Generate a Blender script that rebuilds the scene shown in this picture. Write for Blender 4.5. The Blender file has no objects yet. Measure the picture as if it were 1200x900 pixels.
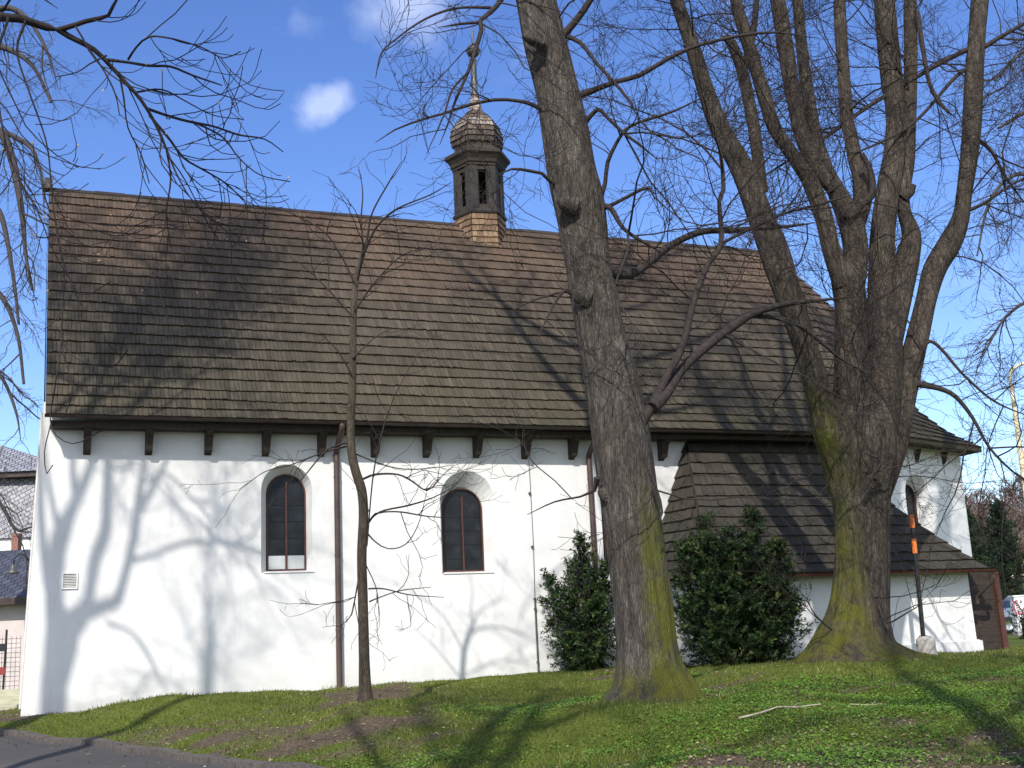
import bpy, math, random
import numpy as np
from mathutils import Matrix, Vector, geometry
from math import sin, cos, tan, pi, radians, exp, sqrt

S = bpy.context.scene
COL = S.collection
# ------------------------------------------------------------------ camera
FPX = 1370.0                       # focal length in pixels of a 1200 px wide frame
PITCH, ROLL = radians(12.0), radians(-2.62)
EYE = np.array([0, 0, 1.6])
cF = np.array([0, cos(PITCH), sin(PITCH)]); cU0 = np.array([0, -sin(PITCH), cos(PITCH)]); cX0 = np.array([1., 0, 0])
cX = cos(ROLL)*cX0 + sin(ROLL)*cU0
cU = -sin(ROLL)*cX0 + cos(ROLL)*cU0
cam_d = bpy.data.cameras.new('camera'); cam = bpy.data.objects.new('camera', cam_d); COL.objects.link(cam)
cam_d.sensor_width = 36; cam_d.lens = FPX/1200*36; cam_d.clip_start = .1; cam_d.clip_end = 2000
M = Matrix.Identity(4)
for i in range(3):
    M[i][0] = cX[i]; M[i][1] = cU[i]; M[i][2] = -cF[i]; M[i][3] = EYE[i]
cam.matrix_world = M
S.camera = cam

# ------------------------------------------------------------------ sky, sun, exposure
SUN_EL = radians(41.0); SUN_AZ = radians(10.1)        # rays travel forward, 10 deg to the right
SH = np.array([sin(SUN_AZ), cos(SUN_AZ), 0])
SD = np.array([SH[0]*cos(SUN_EL), SH[1]*cos(SUN_EL), -sin(SUN_EL)])
W = bpy.data.worlds.new('World'); S.world = W; W.use_nodes = True
nt = W.node_tree; N = nt.nodes; L = nt.links
bg = N['Background']; bg.inputs['Strength'].default_value = 0.15
sky = N.new('ShaderNodeTexSky'); sky.sky_type = 'NISHITA'; sky.sun_disc = False
sky.sun_elevation = SUN_EL; sky.sun_rotation = radians(180) + SUN_AZ
sky.air_density = 1.0; sky.dust_density = .05; sky.ozone_density = 2.0; sky.altitude = 300
tc = N.new('ShaderNodeTexCoord')
def wmath(op, a, b=None):
    n = N.new('ShaderNodeMath'); n.operation = op
    for k, x in enumerate((a, b)):
        if x is None: continue
        if isinstance(x, (int, float)): n.inputs[k].default_value = x
        else: L.new(x, n.inputs[k])
    return n.outputs[0]
nz = N.new('ShaderNodeTexNoise'); nz.inputs['Scale'].default_value = 17; nz.inputs['Detail'].default_value = 8; nz.inputs['Roughness'].default_value = .62
L.new(tc.outputs['Generated'], nz.inputs['Vector'])
cloud = None; fill_clouds = None
# wisps in the open sky, then added fill clouds: (direction, angular size, density)
def pxdir(px, py):
    d = cF + (px-600)/FPX*cX + (450-py)/FPX*cU
    return d/np.linalg.norm(d)
for dvec, size, dens in ((pxdir(366, 127), .027, .95), (pxdir(389, 117), .026, .8), (pxdir(405, 112), .02, .55), (pxdir(345, 25), .035, .42), (pxdir(480, -8), .07, 1.0), (pxdir(625, 60), .05, .45),
                        (pxdir(185, 215), .04, .45), (pxdir(830, 20), .07, .35), (pxdir(1190, 330), .12, .35), (pxdir(-300, 100), .2, .7), (pxdir(1700, 50), .25, .8),
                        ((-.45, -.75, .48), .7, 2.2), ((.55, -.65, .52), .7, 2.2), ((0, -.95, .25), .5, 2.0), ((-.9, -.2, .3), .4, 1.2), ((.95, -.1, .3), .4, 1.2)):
    vm = N.new('ShaderNodeVectorMath'); vm.operation = 'DISTANCE'
    L.new(tc.outputs['Generated'], vm.inputs[0]); vm.inputs[1].default_value = tuple(dvec)
    q = wmath('DIVIDE', vm.outputs['Value'], size)
    g = wmath('SUBTRACT', 1.0, q)
    g = wmath('MAXIMUM', g, 0.0)
    g = wmath('MULTIPLY', g, dens)
    if size < .35: cloud = g if cloud is None else wmath('ADD', cloud, g)
    else: fill_clouds = g if fill_clouds is None else wmath('ADD', fill_clouds, g)
nn = wmath('MULTIPLY', wmath('SUBTRACT', nz.outputs['Fac'], .5), 1.9)
cl = wmath('ADD', wmath('MULTIPLY', cloud, .9), nn); cl = wmath('SUBTRACT', cl, .22); cl = wmath('MULTIPLY', cl, .62)
cl = wmath('MULTIPLY', wmath('MAXIMUM', cl, 0.0), wmath('MINIMUM', wmath('MULTIPLY', cloud, 1.8), 1.0)); cl = wmath('MINIMUM', wmath('MULTIPLY', cl, .55), .24)
bk = wmath('SUBTRACT', wmath('ADD', wmath('MULTIPLY', fill_clouds, .9), nn), .3); bk = wmath('MULTIPLY', wmath('MAXIMUM', bk, 0.0), wmath('MINIMUM', fill_clouds, 1.0)); bk = wmath('MINIMUM', bk, .6)     # unseen bigger clouds behind the viewer, added to lighten the wall's shade
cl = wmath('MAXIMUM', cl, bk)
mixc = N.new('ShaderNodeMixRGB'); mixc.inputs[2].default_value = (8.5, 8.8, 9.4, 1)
sat = N.new('ShaderNodeHueSaturation'); sat.inputs['Saturation'].default_value = 1.22; sat.inputs['Hue'].default_value = .516
L.new(sky.outputs[0], sat.inputs['Color'])
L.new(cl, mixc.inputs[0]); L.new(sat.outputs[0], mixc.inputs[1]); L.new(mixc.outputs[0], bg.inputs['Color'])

sd = bpy.data.lights.new('sun', 'SUN'); sd.energy = 3.75; sd.angle = radians(.65); sd.color = (1, .955, .88)
so = bpy.data.objects.new('sun', sd); COL.objects.link(so); so.location = (-5, -20, 30)
so.rotation_euler = Vector(SD).to_track_quat('-Z', 'Y').to_euler()
S.view_settings.view_transform = 'Standard'; S.view_settings.look = 'None'; S.view_settings.exposure = 0.52; S.view_settings.gamma = 1

# ------------------------------------------------------------------ helpers
rng = np.random.default_rng(7); random.seed(7)
def at(px, py, Y):                 # point seen at a photo pixel at forward distance Y
    d = cF + (px-600)/FPX*cX + (450-py)/FPX*cU
    return EYE + d*(Y/d[1])
def nrm(v): return v/(np.linalg.norm(v)+1e-12)

class MB:
    """collects faces, builds ONE mesh object"""
    def __init__(self): self.V = []; self.F = []; self.n = 0; self.fa = []; self.va = []
    def add(self, V, F, fa=0.0, va=0.0):
        V = np.array(V, dtype=float).reshape(-1, 3); F = np.asarray(F, int)
        self.V.append(V); self.F.append(F+self.n); self.n += len(V)
        self.fa.append(np.broadcast_to(np.asarray(fa, float), (len(F),)).copy())
        self.va.append(np.broadcast_to(np.asarray(va, float), (len(V),)).copy())
    def poly(self, V, fa=0.0): self.add(V, [list(range(len(V)))], fa)
    def box(self, lo, hi, fa=0.0):
        x0, y0, z0 = lo; x1, y1, z1 = hi
        self.hexa([(x0,y0,z0),(x1,y0,z0),(x1,y1,z0),(x0,y1,z0),(x0,y0,z1),(x1,y0,z1),(x1,y1,z1),(x0,y1,z1)], fa)
    def hexa(self, V, fa=0.0):
        self.add(V, [(0,3,2,1),(4,5,6,7),(0,1,5,4),(1,2,6,5),(2,3,7,6),(3,0,4,7)], fa)
    def tube(self, P, R, sides=6, cap=True, va=0.0, disp=None):
        P = np.asarray(P, float); n = len(P); R = np.broadcast_to(np.asarray(R, float), (n,))
        T = np.gradient(P, axis=0); T /= (np.linalg.norm(T, axis=1, keepdims=True)+1e-12)
        m = np.abs(T).sum(0); ref = np.zeros(3); ref[int(np.argmin(m))] = 1
        A = np.cross(T, ref); A /= (np.linalg.norm(A, axis=1, keepdims=True)+1e-12); B = np.cross(T, A)
        th = np.linspace(0, 2*pi, sides, endpoint=False)
        rr = R[:, None]*np.ones(sides)[None]
        if disp is not None: rr = rr*disp(th[None, :], A, B, P)
        V = P[:, None, :] + rr[:, :, None]*(np.cos(th)[None, :, None]*A[:, None, :] + np.sin(th)[None, :, None]*B[:, None, :])
        i = np.arange(n-1)[:, None]*sides; j = np.arange(sides)[None]; k = (j+1) % sides
        Q = np.stack([i+j, i+k, i+sides+k, i+sides+j], -1).reshape(-1, 4)
        if callable(va): va = va(V.reshape(-1, 3))
        self.add(V.reshape(-1, 3), Q, 0, va)
        if cap and sides > 3:
            self.add(V[0], [list(range(sides))]); self.add(V[-1], [list(range(sides))[::-1]], 0, 0)
    def lathe(self, prof, c, sides=24, rot=0.0, fa=0.0):
        prof = np.asarray(prof, float); th = np.linspace(0, 2*pi, sides, endpoint=False)+rot
        V = np.stack([c[0]+prof[:, 0][:, None]*np.cos(th)[None], c[1]+prof[:, 0][:, None]*np.sin(th)[None], np.broadcast_to(c[2]+prof[:, 1][:, None], (len(prof), sides))], -1)
        i = np.arange(len(prof)-1)[:, None]*sides; j = np.arange(sides)[None]; k = (j+1) % sides
        self.add(V.reshape(-1, 3), np.stack([i+j, i+k, i+sides+k, i+sides+j], -1).reshape(-1, 4), fa)
    def build(self, name, mat, parent=None, smooth=False, kind=None):
        me = bpy.data.meshes.new(name)
        V = np.concatenate(self.V); me.vertices.add(len(V)); me.vertices.foreach_set('co', V.ravel().astype(np.float32))
        tot = []; idx = []
        for F in self.F:
            tot.append(np.full(len(F), F.shape[1])); idx.append(F.ravel())
        tot = np.concatenate(tot); idx = np.concatenate(idx)
        me.loops.add(len(idx)); me.loops.foreach_set('vertex_index', idx.astype(np.int32))
        me.polygons.add(len(tot)); st = np.concatenate([[0], np.cumsum(tot)[:-1]])
        me.polygons.foreach_set('loop_start', st.astype(np.int32)); me.polygons.foreach_set('loop_total', tot.astype(np.int32))
        me.polygons.foreach_set('use_smooth', np.full(len(tot), smooth))
        fa = np.concatenate(self.fa)
        if fa.any():
            a = me.attributes.new('tint', 'FLOAT', 'FACE'); a.data.foreach_set('value', fa.astype(np.float32))
        va = np.concatenate(self.va)
        if va.any():
            a = me.attributes.new('moss', 'FLOAT', 'POINT'); a.data.foreach_set('value', va.astype(np.float32))
        me.update(calc_edges=True); me.validate()
        o = bpy.data.objects.new(name, me); COL.objects.link(o)
        me.materials.append(mat)
        if parent is not None: o.parent = parent
        if kind: o['kind'] = kind
        return o

def tag(o, label, cat, group=None, kind=None):
    o['label'] = label; o['category'] = cat
    if group: o['group'] = group
    if kind: o['kind'] = kind
    return o
def empty(name, loc, label=None, cat=None, group=None, rz=0):
    o = bpy.data.objects.new(name, None); COL.objects.link(o); o.location = tuple(loc); o.rotation_euler = (0, 0, rz); o.empty_display_size = .2
    if label: tag(o, label, cat, group)
    return o

# ------------------------------------------------------------------ materials
def mat(name, rough=.8, metallic=0.0, spec=.3):
    m = bpy.data.materials.new(name); m.use_nodes = True
    b = m.node_tree.nodes['Principled BSDF']; b.inputs['Roughness'].default_value = rough; b.inputs['Metallic'].default_value = metallic
    b.inputs['Specular IOR Level'].default_value = spec
    return m, m.node_tree, b
def node(t, kind, **kw):
    n = t.nodes.new(kind)
    for k, v in kw.items():
        if k in n.inputs: n.inputs[k].default_value = v
        else: setattr(n, k, v)
    return n
def coords(t, scale=(1, 1, 1), src='Object'):
    c = node(t, 'ShaderNodeTexCoord'); mp = node(t, 'ShaderNodeMapping'); mp.inputs['Scale'].default_value = scale
    t.links.new(c.outputs[src], mp.inputs['Vector']); return mp.outputs[0]
def noise(t, vec, scale, detail=5, rough=.6):
    n = node(t, 'ShaderNodeTexNoise'); n.inputs['Scale'].default_value = scale; n.inputs['Detail'].default_value = detail; n.inputs['Roughness'].default_value = rough
    t.links.new(vec, n.inputs['Vector']); return n.outputs['Fac']
def ramp(t, fac, stops):
    r = node(t, 'ShaderNodeValToRGB'); e = r.color_ramp.elements
    while len(e) < len(stops): e.new(.5)
    for k, (p, c) in enumerate(stops):
        e[k].position = p; e[k].color = (*c, 1) if len(c) == 3 else c
    t.links.new(fac, r.inputs[0]); return r.outputs[0]
def mix(t, fac, a, b, mode='MIX'):
    m = node(t, 'ShaderNodeMixRGB'); m.blend_type = mode
    for k, x in enumerate((fac, a, b)):
        if isinstance(x, (int, float)): m.inputs[k].default_value = x
        elif isinstance(x, tuple): m.inputs[k].default_value = (*x, 1)
        else: t.links.new(x, m.inputs[k])
    return m.outputs[0]
def mth(t, op, a, b=0.0, clamp=False):
    m = node(t, 'ShaderNodeMath'); m.operation = op; m.use_clamp = clamp
    for k, x in enumerate((a, b)):
        if isinstance(x, (int, float)): m.inputs[k].default_value = x
        else: t.links.new(x, m.inputs[k])
    return m.outputs[0]
def attr(t, name):
    return node(t, 'ShaderNodeAttribute', attribute_name=name).outputs['Fac']
def bump(t, b, h, strength=.3, dist=.02):
    n = node(t, 'ShaderNodeBump'); n.inputs['Strength'].default_value = strength; n.inputs['Distance'].default_value = dist
    t.links.new(h, n.inputs['Height']); t.links.new(n.outputs[0], b.inputs['Normal'])
MT = {}
def simple(name, c1, c2, scale=8, rough=.7, metallic=0.0, bs=.2, bd=.01, stretch=(1, 1, 1), spec=.3):
    m, t, b = mat(name, rough, metallic, spec)
    f = noise(t, coords(t, stretch), scale)
    t.links.new(ramp(t, f, [(.3, c1), (.7, c2)]), b.inputs['Base Color'])
    if bs: bump(t, b, f, bs, bd)
    MT[name] = m; return m

def m_plaster():
    m, t, b = mat('plaster', .9, 0, .15); v = coords(t)
    f = noise(t, v, 1.3, 6); f2 = noise(t, coords(t, (7, 7, .7)), 1.0, 5); f3 = noise(t, v, 45, 4); f4 = noise(t, v, 5, 6, .7)
    c = ramp(t, f, [(.25, (.625, .615, .60)), (.6, (.725, .72, .71))])
    c = mix(t, mth(t, 'MULTIPLY', ramp(t, f2, [(.55, (0,0,0)), (.8, (1,1,1))]), .38), c, (.56, .55, .52))
    # splash-dirt band just above the ground, broken up by noise
    sz = node(t, 'ShaderNodeSeparateXYZ'); t.links.new(v, sz.inputs[0])
    zz = mth(t, 'SUBTRACT', 1.25, sz.outputs['Z']); zz = mth(t, 'MULTIPLY', zz, mth(t, 'MULTIPLY', f4, 1.0), True)
    pt = noise(t, v, .55, 3, .5); c = mix(t, ramp(t, pt, [(.54, (0,0,0)), (.58, (.5,.5,.5))]), c, (.68, .67, .65))
    c = mix(t, mth(t, 'MULTIPLY', zz, 1.0), c, (.42, .405, .37))
    t.links.new(c, b.inputs['Base Color'])
    h = mth(t, 'ADD', mth(t, 'MULTIPLY', f4, 1.0), mth(t, 'MULTIPLY', f3, .35)); bump(t, b, h, .45, .02); MT['plaster'] = m
m_plaster()
def m_shingle(name, base, red, moss):
    m, t, b = mat(name, .85, 0, .2); v = coords(t)
    st = noise(t, coords(t, (22, 3, 1.6)), 1.6, 6, .7); big = noise(t, v, .45, 4); mid = noise(t, v, 1.7, 5)
    k = attr(t, 'tint')
    c = ramp(t, k, [(0, tuple(x*.62 for x in base)), (.5, base), (1, tuple(min(1, x*1.5) for x in base))])
    c = mix(t, ramp(t, st, [(.35, (0,0,0)), (.75, (1,1,1))]), mix(t, .45, c, (.03, .026, .022)), c)
    sz = node(t, 'ShaderNodeSeparateXYZ'); t.links.new(v, sz.inputs[0])
    hi = mth(t, 'MULTIPLY', mth(t, 'SUBTRACT', sz.outputs['Z'], 8.6), .33, True)        # fresher, redder boards near the ridge
    c = mix(t, mth(t, 'MULTIPLY', hi, mth(t, 'MULTIPLY', ramp(t, big, [(.36, (.15,.15,.15)), (.62, (1,1,1))]), red)), c, (.19, .112, .074))
    lo = mth(t, 'MULTIPLY', mth(t, 'SUBTRACT', 8.6, sz.outputs['Z']), .3, True)         # algae towards the eaves
    g = mth(t, 'MULTIPLY', mth(t, 'MULTIPLY', lo, moss), ramp(t, mid, [(.38, (.1,.1,.1)), (.66, (1,1,1))]))
    c = mix(t, g, c, (.06, .062, .022))
    c = mix(t, ramp(t, mid, [(.5, (0,0,0)), (.75, (.45,.45,.45))]), c, (.06, .052, .042))
    t.links.new(c, b.inputs['Base Color']); bump(t, b, st, .6, .012); MT[name] = m
m_shingle('shingle', (.088, .071, .051), .55, .40)
m_shingle('shingle_dark', (.046, .039, .034), .1, .25)
def m_new_shingle():
    m, t, b = mat('shingle_fresh', .8, 0, .2); st = noise(t, coords(t, (30, 30, 3)), 1.5, 6, .7); k = attr(t, 'tint')
    c = ramp(t, k, [(0, (.15, .092, .055)), (.5, (.27, .175, .105)), (1, (.40, .28, .18))])
    c = mix(t, ramp(t, st, [(.35, (.6,.6,.6)), (.7, (0,0,0))]), c, (.10, .06, .04))
    t.links.new(c, b.inputs['Base Color']); bump(t, b, st, .5, .01); MT['shingle_fresh'] = m
m_new_shingle()
def m_dome():
    m, t, b = mat('shingle_weathered', .7, 0, .35); st = noise(t, coords(t, (14, 14, 6)), 1.8, 6, .7); k = attr(t, 'tint')
    c = ramp(t, k, [(0, (.05, .036, .028)), (.5, (.17, .13, .10)), (1, (.36, .31, .27))])
    c = mix(t, ramp(t, st, [(.3, (.75,.75,.75)), (.65, (0,0,0))]), c, (.035, .026, .022))
    t.links.new(c, b.inputs['Base Color']); bump(t, b, st, .5, .01); MT['shingle_weathered'] = m
m_dome()
simple('shingle_pale', (.20, .15, .13), (.40, .33, .29), 6, .8, stretch=(8, 8, 2))
simple('dark_wood', (.022, .017, .013), (.06, .047, .037), 5, .8, stretch=(6, 6, 1), bs=.5)
simple('grey_wood', (.05, .043, .038), (.14, .12, .105), 5, .8, stretch=(8, 8, .8), bs=.5)
simple('shaft_wood', (.016, .014, .013), (.052, .045, .041), 5, .75, stretch=(8, 8, .8), bs=.5)
simple('plank_wood', (.02, .014, .011), (.058, .042, .033), 4, .75, stretch=(1, 1, 14), bs=.6)
simple('red_paint', (.06, .027, .020), (.10, .042, .030), 6, .65)
simple('gutter_metal', (.045, .033, .03), (.085, .06, .055), 4, .5, .3, bs=.1)
simple('downpipe_metal', (.065, .045, .040), (.105, .075, .066), 3, .45, .3, bs=.1)
simple('copper_gutter', (.11, .038, .026), (.17, .06, .04), 5, .45, .2, bs=.1)
simple('zinc', (.07, .07, .068), (.15, .15, .145), 6, .5, .5, bs=.1)
simple('white_paint', (.70, .69, .66), (.82, .81, .79), 6, .5, bs=.1)
simple('pale_frame', (.5, .48, .45), (.62, .6, .57), 6, .6, bs=.1)
simple('black_paint', (.012, .012, .013), (.03, .03, .032), 9, .45, bs=.1)
simple('orange_paint', (.62, .15, .03), (.78, .22, .05), 9, .5, bs=.1)
simple('stone', (.22, .21, .19), (.40, .38, .35), 9, .9, bs=.6)
simple('kerb_stone', (.065, .054, .047), (.12, .102, .09), 14, .9, bs=.6)
simple('bronze', (.05, .045, .03), (.10, .085, .055), 6, .4, .8)
simple('cream_paint', (.62, .52, .33), (.74, .63, .42), 4, .5, bs=.05)
simple('brick', (.20, .10, .075), (.30, .16, .12), 12, .9)
simple('pink_plaster', (.52, .45, .43), (.66, .58, .56), 2, .9)
simple('fence_wire', (.06, .055, .06), (.12, .11, .12), 9, .6, .4, bs=0)
simple('red_plate', (.20, .03, .025), (.28, .05, .04), 9, .5, bs=0)
simple('pale_timber', (.30, .29, .20), (.46, .44, .33), 4, .8, stretch=(1, 1, 6))
simple('car_paint', (.30, .35, .42), (.33, .38, .46), 2, .25, .5, bs=0, spec=.5)
simple('tyre', (.012, .012, .012), (.025, .025, .025), 9, .8, bs=0)
simple('chrome', (.5, .5, .5), (.6, .6, .6), 4, .25, .9, bs=0)
simple('lamp_lens', (.5, .1, .08), (.6, .14, .1), 4, .2, bs=0)
simple('dead_wood', (.25, .2, .14), (.5, .43, .33), 12, .9, bs=.4)
simple('bud', (.45, .30, .16), (.62, .46, .28), 12, .6, bs=0)
simple('blossom', (.55, .05, .12), (.75, .14, .22), 12, .6, bs=0)
simple('lime_panel', (.40, .42, .42), (.52, .54, .54), 3, .5, bs=0)
def m_glass(name, c, rough):
    m, t, b = mat(name, rough, 0, .16); v = coords(t)
    f = noise(t, v, 3.2, 4); g = noise(t, v, 2.0, 2)
    t.links.new(ramp(t, f, [(.35, c), (.6, tuple(x*2 for x in c)), (.8, tuple(x*4.5 for x in c))]), b.inputs['Base Color']); bump(t, b, g, .25, .03); MT[name] = m  # lighter blotches imitate uneven reflections, put into the glass colour
m_glass('window_glass', (.009, .010, .012), .12); m_glass('car_glass', (.015, .02, .024), .05)
def m_bark(name, c1, c2, c3, scl=1.0, moss=(.135, .14, .016)):
    m, t, b = mat(name, .92, 0, .12); v = coords(t)
    f = noise(t, coords(t, (16*scl, 16*scl, 3.2*scl)), 1.0, 8, .72); g = noise(t, v, 1.1, 4); h = noise(t, coords(t, (38*scl, 38*scl, 11*scl)), 1.0, 5, .7)
    vo = node(t, 'ShaderNodeTexVoronoi', feature='DISTANCE_TO_EDGE'); vo.inputs['Scale'].default_value = 1.0
    wv = coords(t, (40*scl, 40*scl, 6.0*scl)); wn = node(t, 'ShaderNodeTexNoise'); wn.inputs['Scale'].default_value = 2.5
    t.links.new(wv, wn.inputs['Vector']); t.links.new(mix(t, .35, wv, wn.outputs['Color'], 'ADD'), vo.inputs['Vector'])
    e = ramp(t, vo.outputs['Distance'], [(.0, (0,0,0)), (.22, (1,1,1))])
    c = ramp(t, f, [(.30, c1), (.52, c2), (.74, c3)])
    c = mix(t, ramp(t, g, [(.42, (0,0,0)), (.7, (.6,.6,.6))]), c, c1)
    c = mix(t, ramp(t, e, [(0, (.6,.6,.6)), (.6, (0,0,0))]), c, tuple(x*.45 for x in c1))
    c = mix(t, ramp(t, h, [(.62, (0,0,0)), (.8, (.5,.5,.5))]), c, (.30, .29, .26))     # pale lichen specks
    k = attr(t, 'moss')
    mm = mth(t, 'MULTIPLY', k, 1.0); mm = mth(t, 'ADD', mm, mth(t, 'MULTIPLY', mth(t, 'ADD', mth(t, 'SUBTRACT', f, .5), mth(t, 'MULTIPLY', mth(t, 'SUBTRACT', noise(t, v, 2.6, 5), .52), 1.5)), mth(t, 'MULTIPLY', k, 3.4)), True)
    c = mix(t, mth(t, 'MULTIPLY', mm, .82), c, mix(t, h, tuple(x*.45 for x in moss), moss))
    t.links.new(c, b.inputs['Base Color'])
    hh = mth(t, 'ADD', mth(t, 'MULTIPLY', e, .3), mth(t, 'ADD', f, mth(t, 'MULTIPLY', h, .4))); bump(t, b, hh, 1.0, .03); MT[name] = m
m_bark('bark', (.036, .030, .025), (.108, .092, .079), (.23, .205, .18))
m_bark('bark_lime', (.031, .025, .020), (.092, .075, .061), (.19, .16, .131), .8)
m_bark('bark_sapling', (.06, .048, .036), (.13, .104, .077), (.205, .17, .128), 1.6)
simple('twig_bark', (.018, .014, .013), (.05, .038, .034), 20, .9, bs=0)
simple('twig_pale', (.075, .052, .044), (.14, .10, .085), 20, .9, bs=0)
simple('twig_grey', (.035, .030, .032), (.08, .068, .066), 20, .9, bs=0)
def m_leaf(name, stops, rough=.45, trans=.15, spec=.4):
    m, t, b = mat(name, rough, 0, spec)
    c = ramp(t, attr(t, 'tint'), stops)
    t.links.new(c, b.inputs['Base Color'])
    tr = node(t, 'ShaderNodeBsdfTranslucent'); t.links.new(c, tr.inputs['Color'])
    ms = node(t, 'ShaderNodeMixShader'); ms.inputs[0].default_value = trans
    out = [n for n in t.nodes if n.type == 'OUTPUT_MATERIAL'][0]
    t.links.new(b.outputs[0], ms.inputs[1]); t.links.new(tr.outputs[0], ms.inputs[2]); t.links.new(ms.outputs[0], out.inputs['Surface']); MT[name] = m
m_leaf('evergreen', [(0, (.006, .013, .006)), (.6, (.015, .032, .011)), (1, (.04, .068, .022))], .5, .08, .2)
m_leaf('laurel', [(0, (.006, .014, .005)), (.6, (.018, .040, .010)), (.9, (.05, .085, .022)), (1, (.11, .12, .035))], .5, .08, .22)
m_leaf('ground_leaf', [(0, (.04, .085, .010)), (.5, (.095, .185, .018)), (1, (.19, .32, .045))], .5, .25)
m_leaf('grass_blade', [(0, (.042, .060, .009)), (.45, (.118, .155, .020)), (.8, (.195, .218, .04)), (1, (.40, .32, .14))], .6, .25)
m_leaf('litter', [(0, (.06, .04, .025)), (.5, (.16, .11, .065)), (1, (.34, .27, .18))], .8, .1)
def m_ground():
    m, t, b = mat('lawn', .95, 0, .1); v = coords(t)
    big = noise(t, v, .33, 4); mid = noise(t, v, 1.3, 6, .65); fin = noise(t, v, 22, 6, .7)
    c = ramp(t, fin, [(.3, (.034, .041, .009)), (.55, (.10, .128, .020)), (.75, (.175, .19, .042))])
    d = ramp(t, fin, [(.3, (.045, .033, .023)), (.6, (.13, .10, .068)), (.8, (.25, .205, .145))])
    k = mth(t, 'ADD', mth(t, 'MULTIPLY', big, .5), mth(t, 'MULTIPLY', mid, .5))
    kk = mth(t, 'ADD', mth(t, 'MULTIPLY', attr(t, 'moss'), .8), mth(t, 'MULTIPLY', mth(t, 'SUBTRACT', k, .5), 1.4))
    c = mix(t, ramp(t, kk, [(.18, (0,0,0)), (.6, (1,1,1))]), c, d)
    t.links.new(c, b.inputs['Base Color']); bump(t, b, fin, .9, .03); MT['lawn'] = m
m_ground()
def m_asphalt():
    m, t, b = mat('asphalt', .92, 0, .2); v = coords(t)
    f = noise(t, v, 60, 4); g = noise(t, v, .8, 5)
    c = ramp(t, f, [(.3, (.042, .04, .04)), (.7, (.085, .08, .078))]); c = mix(t, ramp(t, g, [(.4, (0,0,0)), (.7, (.5,.5,.5))]), c, (.10, .09, .085))
    t.links.new(c, b.inputs['Base Color']); bump(t, b, f, .5, .01); MT['asphalt'] = m
m_asphalt()
def m_slate(name, c1, c2, s):
    m, t, b = mat(name, .5, 0, .4); v = coords(t, (s, s, s))
    br = node(t, 'ShaderNodeTexBrick'); br.inputs['Scale'].default_value = 1.0; br.inputs['Mortar Size'].default_value = .035
    br.inputs['Color1'].default_value = (*c1, 1); br.inputs['Color2'].default_value = (*c2, 1); br.inputs['Mortar'].default_value = (.02, .02, .025, 1)
    br.inputs['Brick Width'].default_value = .55; br.inputs['Row Height'].default_value = .4
    mp = node(t, 'ShaderNodeMapping'); mp.inputs['Rotation'].default_value = (pi/2, 0, radians(0)); t.links.new(v, mp.inputs[0])
    sx = node(t, 'ShaderNodeSeparateXYZ'); t.links.new(v, sx.inputs[0]); cb = node(t, 'ShaderNodeCombineXYZ')
    # diamond slating: rotate x/z by about 30 degrees
    a = mth(t, 'ADD', mth(t, 'MULTIPLY', sx.outputs['X'], .87), mth(t, 'MULTIPLY', sx.outputs['Z'], .5)); d = mth(t, 'SUBTRACT', mth(t, 'MULTIPLY', sx.outputs['Z'], .87), mth(t, 'MULTIPLY', sx.outputs['X'], .5))
    t.links.new(a, cb.inputs[0]); t.links.new(d, cb.inputs[1]); t.links.new(cb.outputs[0], br.inputs['Vector'])
    t.links.new(br.outputs['Color'], b.inputs['Base Color']); bump(t, b, br.outputs['Fac'], -.5, .02); MT[name] = m
m_slate('slate_pale', (.20, .20, .22), (.30, .30, .32), 2.6); m_slate('slate_dark', (.06, .06, .075), (.10, .10, .115), 2.6)

# ------------------------------------------------------------------ terrain
PHI = radians(21.8); ORG = np.array([-8.6148, 20.5543, 0.0])
cu = np.array([cos(PHI), sin(PHI), 0]); cw = np.array([-sin(PHI), cos(PHI), 0])
def loc2w(x, y, z): return ORG + cu*x + cw*y + np.array([0, 0, z])
KERB = np.array([at(*p)[:2] for p in ((-140, 838, 22.5), (-60, 849, 20.6), (0, 857, 19.3), (70, 867, 18.5), (160, 877, 17.0), (233, 887, 15.8), (300, 895, 15.0), (400, 906, 13.8), (550, 930, 11.7))] + [np.array(p) for p in ((1.6, 9.2), (4.5, 7.2), (9, 5.8), (20, 4.5), (60, 3.0))])
CP = [at(*p) for p in ((0, 857, 19.3), (70, 867, 18.5), (160, 877, 17.0), (233, 887, 15.8), (300, 895, 15.0), (400, 906, 13.8), (550, 930, 11.7),
      (765, 815, 15.5), (1008, 771, 20.0), (940, 770, 23.6), (1085, 768, 22.6), (1150, 766, 24.0), (428, 819, 17.4), (600, 900, 12.6), (900, 900, 10.6), (1190, 900, 10.2),
      (1195, 790, 17.0), (1100, 800, 16.5), (880, 830, 14.2), (700, 820, 16.0), (600, 830, 17.2), (500, 850, 15.8), (350, 850, 17.3), (230, 850, 18.3), (1195, 765, 23), (1190, 742, 47), (1010, 830, 14))]
for x, z in ((0, .60), (.8, .585), (1.18, .64), (1.74, .75), (2.2, .79), (3.5, .77), (5.4, .725), (6.2, .755), (7.8, .75), (9.5, .80), (10.7, .79), (12.3, .8)): CP.append(loc2w(x, -.02, z))
for x, y in ((0, 9), (9, 9), (19, 9), (25, 2), (30, 15), (0, 20), (-3, 5)): CP.append(loc2w(x, y, .68))
for p in ((0, 0, 0), (-6, 6, 0), (-12, 12, .05), (6, 0, 0), (-3, 9, 0), (-8, 15, .1), (-20, 20, .3), (12, 8, .3), (15, 16, .7), (60, 60, .7), (-40, 60, .7), (30, 40, .7), (-30, 0, 0), (40, 0, .2), (0, -30, 0), (12, 44, .7)): CP.append(np.array(p, float))
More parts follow.
